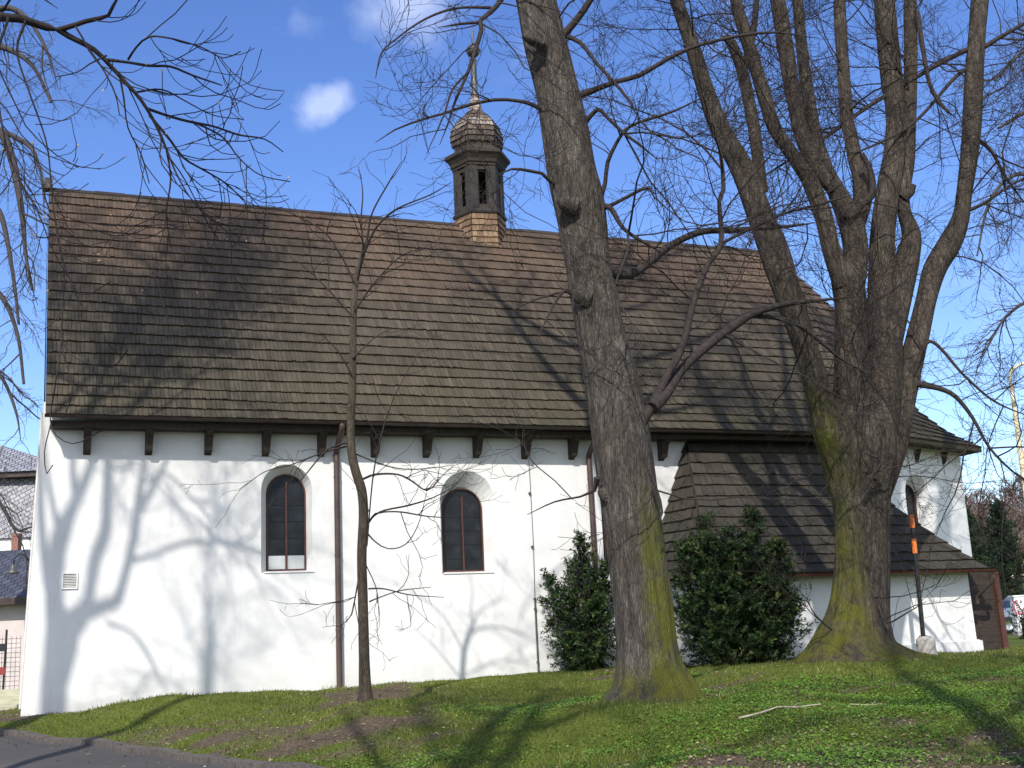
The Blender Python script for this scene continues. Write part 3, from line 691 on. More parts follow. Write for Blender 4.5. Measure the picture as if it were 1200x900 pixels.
pw.box((px0, py0+.05, .3), (px1, .4, 2.32)); pw.build('plank_porch', MT['plank_wood'], church)
pt = MB(); pt.hexa([(px1-.03, py0-.07, .3), (px1+.11, py0-.07, .3), (px1+.11, py0+.08, .3), (px1-.03, py0+.08, .3), (px1-.06, py0-.07, 2.42), (px1+.07, py0-.07, 2.42), (px1+.07, py0+.08, 2.42), (px1-.06, py0+.08, 2.42)]); pt.build('porch_post', MT['red_paint'], church)

# wall lamp on the gable corner
lp = loc2w(xe(3.1)-.005, .25, 3.1); lamp = empty('wall_lamp', lp, 'small dark gooseneck lamp fixed to the church gable corner', 'lamp', rz=PHI)
a = MB(); a.box((-.03, -.05, -.12), (0, .05, .10)); a.build('wall_plate', MT['black_paint'], lamp)
a = MB(); a.tube(smooth_path([(-.02, 0, .0), (-.06, 0, .16), (-.17, 0, .25), (-.28, 0, .18), (-.30, 0, .04)], .03), .014, 8); a.build('gooseneck', MT['black_paint'], lamp, True)
a = MB(); a.lathe([(.02, .06), (.035, .02), (.06, -.03), (.13, -.09), (.125, -.092), (.05, -.03), (.0, -.0)], (-.30, 0, -.0), 18); a.build('lamp_shade', MT['zinc'], lamp, True)

# ------------------------------------------------------------------ buildings, fence and steps at the left
bl1 = empty('outbuilding', at(-40, 815, 34), 'low outbuilding with dark slate roof and pink-grey wall left of the church', 'building')
o0 = np.array(bl1.location)
def relbox(mb, P, org): mb.hexa([np.array(p)-org for p in P])
def frontbox(mb, x0, x1, y0, y1, z0, z1, org): relbox(mb, [(x0,y0,z0),(x1,y0,z0),(x1,y1,z0),(x0,y1,z0),(x0,y0,z1),(x1,y0,z1),(x1,y1,z1),(x0,y1,z1)], org)
xl, xr = at(-260, 700, 34)[0], at(75, 700, 34)[0]
b = MB(); frontbox(b, xl, xr, 34, 39, .3, 3.12, o0); b.build('wall', MT['pink_plaster'], bl1)
b = MB(); relbox(b, [(xl-.3, 33.6, 3.12), (xr+.3, 33.6, 3.12), (xr+.3, 39.4, 3.12), (xl-.3, 39.4, 3.12), (xl-.3, 33.6, 3.24), (xr+.3, 33.6, 3.24), (xr-.6, 37, 4.85), (xl+.6, 37, 4.85)], o0); b.build('roof', MT['slate_dark'], bl1)
b = MB(); frontbox(b, xl, xr, 33.5, 33.62, 3.02, 3.2, o0); b.build('eave_gutter', MT['gutter_metal'], bl1)
bl2 = empty('slate_house', at(-60, 780, 42), 'tall house hung with pale grey slates behind the outbuilding', 'house')
o0 = np.array(bl2.location); xl, xr = at(-330, 600, 42)[0], at(80, 600, 42)[0]
b = MB(); frontbox(b, xl, xr, 42, 50, .3, 5.7, o0); b.build('wall', MT['white_paint'], bl2)
b = MB(); relbox(b, [(xl, 41.9, 5.72), (xr, 41.9, 5.72), (xr, 50, 5.72), (xl, 50, 5.72), (xl+.2, 42.6, 7.95), (xr-.2, 42.6, 7.95), (xr-.2, 50, 7.95), (xl+.2, 50, 7.95)], o0); b.build('slate_hanging', MT['slate_pale'], bl2)
b = MB(); frontbox(b, xl-.1, xr+.1, 42.2, 50, 7.96, 8.14, o0); b.build('eave', MT['gutter_metal'], bl2)
b = MB(); apx = at(-60, 500, 46)[0]
b.add([np.array(p)-o0 for p in ((xl-.2, 42.1, 8.15), (xr+.2, 42.1, 8.15), (xr+.2, 50, 8.15), (xl-.2, 50, 8.15), (apx-1.5, 46, 10.6), (apx, 46, 10.6))], [(0, 1, 5, 4), (2, 3, 4, 5)])
b.add([np.array(p)-o0 for p in ((xr+.2, 42.1, 8.15), (xr+.2, 50, 8.15), (apx, 46, 10.6), (xl-.2, 42.1, 8.15), (xl-.2, 50, 8.15), (apx-1.5, 46, 10.6))], [(0, 1, 2), (4, 3, 5)]); b.build('roof', MT['slate_pale'], bl2)
c = at(19, 640, 40.5); b = MB(); frontbox(b, c[0]-.13, c[0]+.10, 40.4, 40.7, 4.0, 5.72, o0); b.build('chimney', MT['brick'], bl2)
fx0 = at(-130, 800, 26); fx1 = at(17, 800, 26)
fe = empty('mesh_fence', (fx1[0], 26, .66), 'dark wire mesh fence with a plate-hung post by the church corner', 'fence')
b = MB()
for k in range(28): x = -2.6+k*.1; b.tube([(x, 0, .05), (x, 0, 1.35)], .005, 4)
for k in range(13): z = .1+k*.1; b.tube([(-2.6, 0, z), (.1, 0, z)], .005, 4)
b.build('mesh_panel', MT['fence_wire'], fe)
for x in (-.24, -1.8):
    b = MB(); b.tube([(x, -.02, -.1), (x+.03, -.02, 1.5)], .025, 8); b.build('post', MT['black_paint'], fe)
for z, m_ in ((1.12, 'black_paint'), (.62, 'red_plate')):
    b = MB(); b.box((-.42, -.075, z-.08), (-.20, -.05, z+.08)); b.build('plate', MT[m_], fe)
st = empty('garden_steps', (at(-20, 845, 22.6)[0], 22.6, g1(at(-20, 845, 22.6)[0], 22.6)), 'pale timber steps beside the left church corner', 'steps')
for k in range(3):
    b = MB(); b.box((-1.6, k*.32, -.2), (.62, k*.32+.31, .12+k*.13)); b.build('step', MT['pale_timber'], st)

# ------------------------------------------------------------------ trees
def resample(P, R, step):
    P = np.asarray(P, float); R = np.asarray(R, float); Q = smooth_path(np.c_[P, R], step); return Q[:, :3], np.maximum(Q[:, 3], .003)
def barkdisp(seed, amp=.05, flare=None, base_z=0.0):
    r = np.random.default_rng(seed); ks = [2, 3, 5, 7, 11, 15, 21, 29]; ph = r.uniform(0, 6.28, (8, 2)); fr = np.concatenate([r.uniform(.4, 1.6, 6), r.uniform(2.5, 5, 2)])
    def f(th, A, B, P):
        z = P[:, 2][:, None]; d = np.ones((len(P), th.shape[1]))
        for k, (p1, p2), q in zip(ks, ph, fr): d = d+amp/(k**.45)*np.sin(k*th+p1+1.1*np.sin(z*q+p2)+z*q*.3)
        d = d+amp*.5*np.sin(z*2.3+ph[0][0])*np.sin(th+ph[1][1])
        if flare:
            h = np.clip(z-base_z, 0, 9); d = d+flare*np.exp(-h/.28)*(.45+.55*np.cos(flare_k*th+ph[2][0])**2)
        return d
    flare_k = 2.5 if False else 3
    return f
def limb(name, P, R, parent, m, sides=14, step=.12, seed=0, amp=.05, flare=None, bz=0.0, moss=0.0):
    R = np.array(R, float)
    if R[-1] < .03: R[-1] = min(R[-1], .0045)
    P, R = resample(P, R, step); mb = MB(); org = np.array(parent.location)
    mb.tube(P, R, sides, True, moss, barkdisp(seed, amp, flare, bz))
    for V in mb.V: V -= org
    mb.build(name, m, parent, True); return P, R
def pxl(pts, d0, d1=None):
    d1 = d0 if d1 is None else d1; n = len(pts); P = []; R = []
    ln = np.concatenate([[0], np.cumsum([np.hypot(pts[i+1][0]-pts[i][0], pts[i+1][1]-pts[i][1]) for i in range(n-1)])]); ln = ln/ln[-1]
    for (x, y, w), t in zip(pts, ln):
        d = d0+(d1-d0)*t; p = at(x, y, d); P.append(p); R.append(w/2*np.linalg.norm(p-EYE)/FPX)
    return np.array(P), np.array(R)
class Grow:
    """side branches and twigs grown from given limbs"""
    def __init__(self, seed, spec, tipr=.0035): self.r = np.random.default_rng(seed); self.spec = spec; self.mbs = {}; self.tips = []; self.tipr = tipr; self.ok = None
    def mb(self, k):
        if k not in self.mbs: self.mbs[k] = MB()
        return self.mbs[k]
    def run(self, P, R, lvl=0, t0=None):
        if lvl >= len(self.spec): return
        s = self.spec[lvl]; r = self.r; seg = np.linalg.norm(np.diff(P, axis=0), axis=1); ln = seg.sum(); cum = np.concatenate([[0], np.cumsum(seg)])/max(ln, 1e-6)
        n = r.poisson(s['dens']*ln) if s['dens']*ln < 40 else int(s['dens']*ln)
        a = s.get('start', .15) if t0 is None else t0
        for _ in range(n):
            t = a+(1-a)*r.random()**s.get('bias', .8); i = min(len(P)-2, int(np.searchsorted(cum, t))-1 if t > 0 else 0); i = max(i, 0)
            p = P[i]+(P[i+1]-P[i])*((t-cum[i])/max(cum[i+1]-cum[i], 1e-6)); rad = R[i]
            T_ = nrm(P[i+1]-P[i]); q = nrm(np.cross(T_, nrm(r.normal(size=3)))); ang = radians(r.uniform(*s.get('ang', (35, 70))))
            d = T_*cos(ang)+q*sin(ang); d[2] += s.get('lift', 0); d = nrm(d)
            L_ = r.uniform(*s['len'])*(1-.45*t if lvl > 0 else 1)
            m = s.get('seg', 5); st_ = L_/m; pts = [p]; up = s.get('up', .0); wan = s.get('wan', .22)
            for k in range(m):
                u_ = up*(k/m) if s.get('curl') else up
                d = nrm(d+r.normal(0, wan, 3)+np.array([0, 0, u_])); pts.append(pts[-1]+d*st_)
            pts = np.array(pts)
            if self.ok is not None and not self.ok(pts[-1]): continue
            rb = min(rad*.7, r.uniform(*s['rad'])*(L_/s['len'][1])**.5); re = max(self.tipr, rb*s.get('taper', .3)); Rr = np.linspace(rb, re, m+1)
            self.mb(s['mb']).tube(pts, Rr, s.get('sides', 4), False)
            if lvl == len(self.spec)-1: self.tips.append((pts[-1], d))
            self.run(pts, Rr, lvl+1)
    def build(self, parent, mats):
        org = np.array(parent.location); out = {}
        for k, mb in self.mbs.items():
            for V in mb.V: V -= org
            if k == 'branches':                       # the hundred longest are parts of their own, the rest one mass
                sz = [-np.linalg.norm(V[-1]-V[0]) for V in mb.V]; od = np.argsort(sz)
                for i in od[:100]:
                    m1 = MB(); m1.V = [mb.V[i]]; m1.F = [mb.F[i]-mb.F[i].min()]; m1.fa = [mb.fa[i]]; m1.va = [mb.va[i]]; m1.build('branch', MT[mats[k]], parent, True)
                if len(od) <= 100: continue
                m1 = MB()
                for i in od[100:]: m1.add(mb.V[i], mb.F[i]-mb.F[i].min(), mb.fa[i], mb.va[i])
                mb = m1
            o = mb.build(k, MT[mats[k]], parent, True); out[k] = o; o['kind'] = 'stuff'
        return out
def cone_moss(c, ax, strength, zlo, zhi, base=None):
    def f(V):
        d = V[:, :2]-c[None, :2]; a = d/(np.linalg.norm(d, axis=1, keepdims=True)+1e-9); m = np.clip(a@ax*1.6-.15, 0, 1)
        z = V[:, 2]; h = np.clip((zhi-z)/(zhi-zlo), 0, 1)
        m = m*h*strength
        if base is not None: m = np.maximum(m, np.clip((base-z)/.45, 0, .75))
        return np.clip(m, 0, 1)
    return f
SPEC_BIG = [dict(mb='branches', dens=2.1, len=(1.0, 3.3), rad=(.010, .022), ang=(35, 75), up=.02, seg=8, wan=.17, sides=5, start=.2, taper=.2),
            dict(mb='twigs', dens=4.6, len=(.45, 1.4), rad=(.005, .0085), ang=(25, 60), up=.03, seg=6, wan=.22, sides=3),
            dict(mb='twigs', dens=5.0, len=(.2, .6), rad=(.0035, .0045), ang=(25, 55), up=.05, seg=4, wan=.26, sides=3)]
SPEC_TOP = [dict(mb='branches', dens=2.4, len=(1.2, 3.0), rad=(.02, .04), ang=(30, 70), up=.05, seg=6, wan=.2, sides=4, start=.1), dict(mb='twigs', dens=5.5, len=(.5, 1.4), rad=(.010, .015), ang=(30, 60), up=.05, seg=4, wan=.2, sides=3)]

# --- front trunk (tree in the middle of the view)
D1 = 15.5; b1 = at(763, 818, D1); t1 = empty('lime_tree', (b1[0], b1[1], g1(b1[0], b1[1])-.05), 'leaning bare tree with thick mossy trunk in front of the nave', 'tree', 'old lime trees around the church')
prof = [(764, 824, 100), (763, 805, 88), (760, 785, 76), (757, 760, 70), (752, 700, 68), (740, 600, 69), (727, 500, 70), (718, 450, 66), (706, 400, 58), (696, 350, 55), (688, 300, 54), (680, 240, 60), (670, 200, 58), (661, 150, 55), (651, 100, 50), (639, 50, 50), (628, 0, 45), (615, -60, 43), (600, -130, 38), (590, -200, 30)]
P, R = pxl(prof, D1, D1+.6); R = R*.95
mz = b1[2]
t1P, t1R = limb('trunk', P, R, t1, MT['bark'], 112, .05, 3, .042, .26, mz, cone_moss(b1, np.array([.9, -.42])/1, 1.15, mz+1.2, mz+3.0, mz+.5))
def pxx(p): d = p-EYE; return d@cX/(d@cF)*FPX+600
g1_ = Grow(31, SPEC_BIG); g1_.ok = lambda p: pxx(p) > 405+40*math.sin(p[2]*3)
T1 = [([(765, 478, 16), (780, 463, 13), (800, 432, 11), (835, 400, 11), (862, 380, 11), (880, 368, 10), (905, 360, 8), (930, 355, 6), (960, 352, 4), (1010, 347, 3)], 15.5, 17.3),
      ([(878, 370, 6), (905, 372, 5), (930, 378, 5), (955, 395, 4), (985, 420, 3), (1020, 440, 2)], 16.6, 17.5),
      ([(740, 508, 16), (760, 482, 12), (782, 440, 9), (800, 405, 8), (814, 350, 7), (830, 310, 6), (845, 285, 6), (843, 235, 5), (848, 222, 5), (843, 173, 4), (827, 127, 3)], 15.5, 16.2),
      ([(845, 286, 4), (865, 275, 4), (890, 263, 4), (920, 250, 3), (965, 238, 3), (1000, 228, 2)], 16.0, 17.0),
      ([(705, 318, 16), (738, 322, 12), (755, 312, 10), (780, 292, 9), (800, 280, 8), (825, 271, 8), (860, 270, 7), (880, 268, 6), (925, 265, 4), (955, 261, 3)], 15.7, 17.5),
      ([(680, 112, 10), (700, 104, 7), (725, 95, 6), (750, 88, 6), (790, 65, 5), (830, 50, 4), (900, 38, 3), (960, 45, 2)], 15.9, 15.0),
      ([(655, 48, 10), (666, 35, 9), (680, 18, 8), (695, -5, 7), (715, -40, 5)], 15.9, 15.6),
      ([(662, 42, 6), (680, 50, 5), (700, 75, 4), (720, 97, 4), (735, 115, 3), (752, 145, 2)], 15.9, 15.2),
      ([(685, 145, 6), (700, 128, 5), (712, 138, 4), (730, 155, 4), (750, 170, 3), (772, 188, 2)], 15.9, 15.2),
      ([(700, 240, 8), (709, 215, 5), (712, 190, 5), (727, 160, 4), (742, 146, 4), (790, 130, 3), (835, 108, 2)], 15.8, 15.4),
      ([(655, 140, 8), (640, 132, 6), (625, 123, 5), (605, 118, 4), (580, 117, 4), (550, 123, 4), (520, 133, 3), (505, 137, 3), (480, 145, 2.5), (463, 152, 2), (440, 167, 1.5)], 15.9, 15.0),
      ([(660, 222, 7), (645, 212, 5), (635, 203, 4), (620, 200, 4), (600, 198, 3), (583, 206, 2)], 15.8, 15.2),
      ([(612, -70, 11), (600, -25, 8), (587, 0, 6), (575, 14, 6), (563, 24, 5), (564, 35, 5), (558, 55, 5), (550, 80, 4), (543, 97, 3.5), (533, 120, 3), (525, 145, 2), (515, 170, 1.5)], 16.0, 15.2),
      ([(575, 9, 4), (540, 9, 3), (515, 15, 3), (490, 27, 2.5), (465, 45, 2), (447, 62, 2), (440, 92, 1.5)], 15.9, 15.0),
      ([(563, 26, 3.5), (540, 28, 3), (514, 32, 2)], 15.8, 15.4),
      ([(548, 85, 3), (530, 105, 2.5), (520, 135, 2), (500, 180, 1.5)], 15.3, 15.0),
      ([(700, 240, 9), (715, 243, 7), (730, 267, 5), (753, 283, 4), (777, 297, 3)], 15.7, 15.3),
      ([(702, 245, 7), (717, 240, 5), (740, 228, 4), (760, 220, 4), (768, 236, 3)], 15.7, 15.4),
      ([(675, 345, 8), (662, 340, 5), (650, 355, 3), (640, 375, 2.5), (628, 400, 2)], 15.7, 15.2),
      ([(675, 340, 6), (655, 343, 3), (625, 352, 2.5), (596, 366, 1.5)], 15.7, 15.2),
      ([(700, 560, 8), (697, 575, 4), (680, 582, 2.5), (650, 588, 2), (618, 603, 1.5)], 15.4, 16.0),
      ([(762, 555, 5), (770, 575, 3), (776, 600, 3), (770, 620, 2)], 15.1, 15.0)]
for k, (pts, a, b) in enumerate(T1):
    P, R = limb('limb', *pxl(pts, a, b), t1, MT['twig_bark'], 8, .12, 40+k, .05); g1_.run(P, R)
for k, (pts) in enumerate([[(716, 585, 20), (707, 578, 15), (702, 574, 6)], [(690, 352, 20), (678, 346, 16), (671, 341, 6)], [(675, 243, 24), (661, 238, 20), (654, 234, 8)], [(635, 48, 20), (620, 43, 14), (613, 40, 6)]]):
    limb('knot', *pxl(pts, D1, D1-.05), t1, MT['bark'], 14, .03, 600+k, .12)
g1_.spec = [dict(SPEC_BIG[0], dens=.9), *SPEC_BIG[1:]]
g1_.run(t1P[int(len(t1P)*.6):], t1R[int(len(t1R)*.6):], 0, .0)
gT = Grow(35, SPEC_TOP)
top = t1P[-1]; P, R = limb('limb', [t1P[-4], top+(-.2, .2, 1.5), top+(-.2, .5, 3.5), top+(.1, .6, 5.5), top+(.2, .9, 8)], np.array([t1R[-4], .17, .13, .09, .03]), t1, MT['bark'], 10, .2, 99); gT.run(P, R)
for k, (az, el, z0) in enumerate(((20, 50, .93), (140, 45, .95), (250, 55, .97), (320, 40, .98), (80, 65, .99), (10, 35, 1.2), (190, 40, 1.3), (60, 45, 1.5), (290, 45, 1.6), (130, 50, 1.8), (350, 50, 1.9))):     # crown above the frame
    p = t1P[int(len(t1P)*z0)-1] if z0 < 1 else P[int(len(P)*(z0-1))]; d = np.array([cos(radians(az))*cos(radians(el)), sin(radians(az))*cos(radians(el)), sin(radians(el))])
    Pt = [p, p+d*1.2, p+d*2.6+(0, 0, .4), p+d*4+(0, 0, 1.2), p+d*5+(0, 0, 2.2)]
    P_, R_ = limb('limb', Pt, np.array([.13, .11, .08, .05, .02]), t1, MT['bark'], 8, .2, 90+k); gT.run(P_, R_)
g1_.build(t1, dict(branches='twig_bark', twigs='twig_bark')); gT.build(t1, dict(branches='twig_bark', twigs='twig_bark'))

# --- many-stemmed tree at the right
D2 = 20.0; b2 = at(1006, 772, D2); t2 = empty('lime_tree', (b2[0], b2[1], g1(b2[0], b2[1])-.05), 'huge bare multi-stemmed tree with flared mossy base in front of the chapel', 'tree', 'old lime trees around the church')
mz = b2[2]
prof = [(1006, 780, 120), (1004, 768, 108), (1003, 750, 84), (1005, 730, 70), (1007, 700, 61), (1009, 650, 57), (1009, 600, 60), (1006, 560, 74), (1005, 525, 84), (1003, 490, 80), (1003, 465, 60)]
limb('trunk', *pxl(prof, D2), t2, MT['bark_lime'], 112, .05, 13, .045, .28, mz, cone_moss(b2, np.array([-.8, -.6]), .72, mz+1.0, mz+4.2, mz+.35))
g2_ = Grow(52, [dict(SPEC_BIG[0], dens=2.1, len=(1.0, 3.2)), *SPEC_BIG[1:]])
gT2 = Grow(57, SPEC_TOP)
T2 = [([(1003, 620, 26), (995, 580, 32), (983, 540, 36), (970, 502, 36), (959, 460, 31), (943, 405, 28), (925, 350, 31), (908, 300, 33), (889, 250, 28), (871, 200, 27), (844, 150, 23), (825, 100, 19), (810, 50, 17), (793, 0, 15), (775, -60, 13), (760, -130, 8)], 19.9, 19.0, 1),
      ([(893, 225, 14), (889, 190, 13), (884, 150, 13), (876, 110, 13), (869, 80, 12), (858, 52, 11), (850, 42, 7)], 19.5, 19.2, 0),
      ([(869, 85, 8), (880, 50, 8), (885, 20, 7), (888, -20, 6)], 19.3, 19.0, 0),
      ([(1006, 620, 30), (1003, 580, 38), (998, 500, 46), (999, 440, 42), (998, 400, 38), (997, 360, 36), (991, 325, 34), (988, 312, 26)], 19.8, 19.8, .8),
      ([(990, 335, 24), (974, 290, 20), (966, 255, 19), (955, 225, 18), (946, 207, 16), (928, 180, 15), (908, 150, 15), (897, 117, 15), (885, 77, 14), (872, 37, 13), (862, 0, 12), (850, -60, 9)], 19.7, 18.9, 0),
      ([(998, 340, 30), (1003, 295, 28), (996, 258, 27), (982, 228, 20), (968, 200, 17), (957, 167, 15), (948, 117, 13), (941, 67, 12), (935, 0, 11), (930, -70, 8)], 19.9, 19.6, 0),
      ([(978, 222, 16), (957, 197, 15), (944, 170, 16), (937, 150, 16), (929, 110, 16), (924, 80, 16), (917, 33, 16), (911, 0, 15), (900, -70, 11)], 19.75, 19.4, 0),
      ([(1000, 270, 21), (1011, 232, 20), (1008, 205, 17), (1002, 187, 15), (996, 155, 14), (993, 143, 14), (988, 83, 13), (985, 30, 13), (984, 0, 12), (982, -80, 8)], 19.9, 20.1, 0),
      ([(1014, 620, 28), (1021, 580, 34), (1032, 490, 42), (1037, 420, 37), (1035, 360, 34), (1034, 320, 29), (1034, 283, 26), (1040, 227, 24), (1047, 183, 22), (1050, 133, 22), (1043, 83, 22), (1037, 17, 21), (1034, -40, 18), (1030, -120, 12)], 20.15, 20.5, .5),
      ([(1040, 410, 26), (1054, 345, 26), (1064, 300, 25), (1068, 275, 20), (1060, 250, 15), (1058, 227, 15), (1065, 187, 13), (1066, 133, 14), (1067, 67, 14), (1067, 0, 13), (1072, -90, 8)], 20.2, 20.7, 0),
      ([(1058, 232, 14), (1066, 224, 13), (1070, 216, 8)], 20.3, 20.2, 0),
      ([(1018, 620, 22), (1030, 580, 26), (1044, 530, 32), (1056, 480, 28), (1064, 445, 26), (1075, 400, 24), (1086, 350, 22), (1096, 315, 25), (1114, 284, 25), (1126, 255, 18), (1130, 228, 16), (1137, 170, 18), (1141, 100, 19), (1145, 40, 17), (1148, 0, 17), (1155, -80, 12)], 20.2, 20.9, .3),
      ([(985, 243, 9), (995, 255, 8), (1010, 240, 8), (1022, 228, 8), (1020, 200, 7), (1010, 180, 6)], 19.6, 19.5, 0),
      ([(1075, 450, 8), (1100, 455, 6), (1120, 465, 5), (1140, 490, 4), (1160, 525, 3), (1190, 555, 2), (1230, 580, 1.5)], 20.1, 19.4, 0),
      ([(1070, 440, 6), (1090, 400, 4), (1130, 440, 3), (1165, 470, 2.5), (1210, 490, 2)], 20.2, 19.6, 0),
      ([(1138, 160, 6), (1160, 175, 4), (1180, 210, 3), (1210, 250, 2)], 20.8, 21.0, 0),
      ([(1125, 250, 5), (1150, 240, 4), (1180, 220, 3), (1215, 200, 2)], 20.6, 20.2, 0),
      ([(1075, 15, 6), (1082, 60, 5), (1090, 100, 4.5), (1105, 125, 4), (1120, 138, 3)], 20.4, 20.1, 0),
      ([(1146, 52, 6), (1100, 75, 5), (1025, 120, 4.5), (960, 165, 3.5), (905, 200, 2.5), (870, 222, 1.5)], 20.8, 19.6, 0),
      ([(1146, 60, 6), (1175, 42, 4.5), (1215, 20, 3), (1250, 0, 2)], 20.8, 20.4, 0),
      ([(1144, 75, 5), (1120, 90, 4), (1085, 130, 3.5), (1060, 152, 3), (1020, 172, 2.5), (985, 185, 1.5)], 20.8, 19.7, 0),
      ([(1012, 575, 5), (1020, 560, 5), (1032, 540, 4), (1010, 530, 3)], 19.3, 19.1, 0),
      ([(1018, 690, 2.2), (1030, 715, 2), (1040, 730, 1.8), (1060, 720, 1.5), (1085, 705, 1.2)], 19.75, 19.0, 0),
      ([(990, 740, 2.2), (975, 738, 1.8), (955, 720, 1.5), (945, 700, 1.2)], 19.75, 19.0, 0)]
for k, (pts, a, b, ms) in enumerate(T2):
    big = pts[0][2] > 12
    fn = (lambda V, s=ms: s*np.clip((mz+5.0-V[:, 2])/2.2, 0, 1)*np.clip((b2[0]+.2-V[:, 0])/.6, 0, 1)) if ms else 0.0
    P, R = limb('limb', *pxl(pts, a, b), t2, MT['bark_lime'] if pts[0][2] > 10 else MT['twig_bark'], 36 if big else 8, .1, 140+k, .055, None, 0, fn); g2_.run(P, R, 0, .35 if big else .1)
    if not big and pts[-1][0] > 1120: g2_.run(P, R, 0, .1); g2_.run(P, R, 1, .1)
    if pts[-1][1] < -50:
        r = np.random.default_rng(k); Q = [P[-3]]; d = nrm(P[-1]-P[-5])
        for j in range(5): d = nrm(d+r.normal(0, .14, 3)+np.array([0, 0, .1])); Q.append(Q[-1]+d*1.2)
        P_, R_ = limb('limb', Q, R[-3]*np.array([1, .85, .7, .5, .35, .15]), t2, MT['bark_lime'], 8, .2, 170+k); gT2.run(P_, R_)
gT2.build(t2, dict(branches='twig_bark', twigs='twig_bark'))
g2_.build(t2, dict(branches='twig_bark', twigs='twig_bark'))

# --- young tree close to the wall
D3 = 17.4; b3 = at(428, 818, D3); t3 = empty('young_tree', (b3[0], b3[1], g1(b3[0], b3[1])-.03), 'slender bare young tree with bent trunk between the two arched windows', 'tree')
P, R = limb('trunk', *pxl([(428, 824, 17), (428, 812, 14), (427, 780, 12.5), (426, 740, 12), (425, 700, 11.5), (424, 650, 11), (426, 605, 11), (424, 575, 11), (417, 553, 10.5), (412, 530, 10), (411, 500, 9.5), (413, 440, 9), (414, 380, 8), (417, 330, 7), (425, 298, 5.5), (433, 270, 4)], D3, D3-.3), t3, MT['bark_sapling'], 16, .08, 5, .03, .2, b3[2])
SPS = [dict(mb='twigs', dens=2.6, len=(.4, 1.3), rad=(.007, .012), ang=(30, 60), up=.02, seg=6, wan=.22, sides=3), dict(mb='twigs', dens=4.2, len=(.15, .5), rad=(.004, .006), ang=(30, 60), up=.03, seg=4, wan=.22, sides=3)]
g3_ = Grow(61, SPS, .0032)
for k, (pts, a, b) in enumerate([([(424, 562, 4), (440, 556, 4), (466, 556, 3.5), (483, 564, 3), (500, 575, 2.5), (512, 565, 2), (517, 560, 1.5)], D3, D3-.6), ([(428, 618, 4), (440, 602, 3.5), (450, 600, 3), (470, 600, 3), (500, 605, 2.5), (530, 607, 1.5)], D3, D3-.8), ([(428, 616, 3), (445, 600, 3), (480, 592, 3), (510, 582, 2), (540, 565, 1.5)], D3, D3+.3),
        ([(428, 622, 3), (440, 635, 2.5), (455, 643, 2), (475, 638, 2), (490, 615, 1.5), (500, 577, 1.5)], D3, D3-.5), ([(432, 690, 3), (450, 690, 2.5), (480, 697, 2), (520, 700, 1.5)], D3, D3-.6), ([(433, 705, 3), (445, 700, 2), (470, 692, 2), (505, 688, 1.2)], D3, D3-.4),
        ([(411, 518, 4), (395, 522, 3.5), (380, 530, 3), (355, 560, 2), (345, 570, 1.5)], D3, D3-.7), ([(411, 522, 3), (380, 530, 2.5), (340, 545, 2), (310, 553, 1.5), (280, 575, 1.2)], D3, D3-.5), ([(412, 530, 3), (450, 545, 2.5), (480, 550, 2), (520, 547, 1.3)], D3, D3-.5),
        ([(420, 680, 3), (412, 720, 2.5), (405, 730, 2)], D3, D3-.3), ([(430, 640, 2.5), (437, 560, 2.5), (447, 510, 2.5), (460, 470, 2), (480, 430, 1.2)], D3-.2, D3-.5), ([(428, 660, 2), (441, 690, 1.5), (444, 720, 1.2)], D3-.2, D3-.4),
        ([(425, 300, 5), (440, 268, 4), (460, 248, 3.5), (480, 238, 3), (505, 228, 2.5), (530, 213, 2)], D3-.3, D3-1), ([(418, 328, 4), (425, 290, 3.5), (423, 260, 3), (425, 225, 2), (420, 195, 1.5)], D3-.3, D3-.5), ([(430, 282, 3.5), (436, 250, 3), (455, 215, 2.5), (470, 190, 1.5)], D3-.3, D3-.7), ([(417, 335, 4), (400, 300, 3), (380, 272, 2.5), (350, 254, 2), (315, 240, 1.5)], D3-.3, D3-.6),
        ([(414, 372, 3.5), (390, 345, 3), (365, 320, 2), (340, 300, 1.5)], D3-.3, D3-.5), ([(415, 365, 3), (440, 330, 3), (470, 300, 2), (500, 290, 1.5)], D3-.3, D3-.6), ([(413, 440, 3), (395, 410, 2), (375, 390, 1.5)], D3-.3, D3-.6), ([(413, 420, 3), (440, 395, 2), (460, 385, 1.5)], D3-.3, D3)]):
    P, R = limb('branch', *pxl([(x_, y_, w_*.68) for x_, y_, w_ in pts], a, b), t3, MT['twig_bark'], 6, .08, 200+k, .03); g3_.run(P, R)
g3_.build(t3, dict(twigs='twig_bark'))

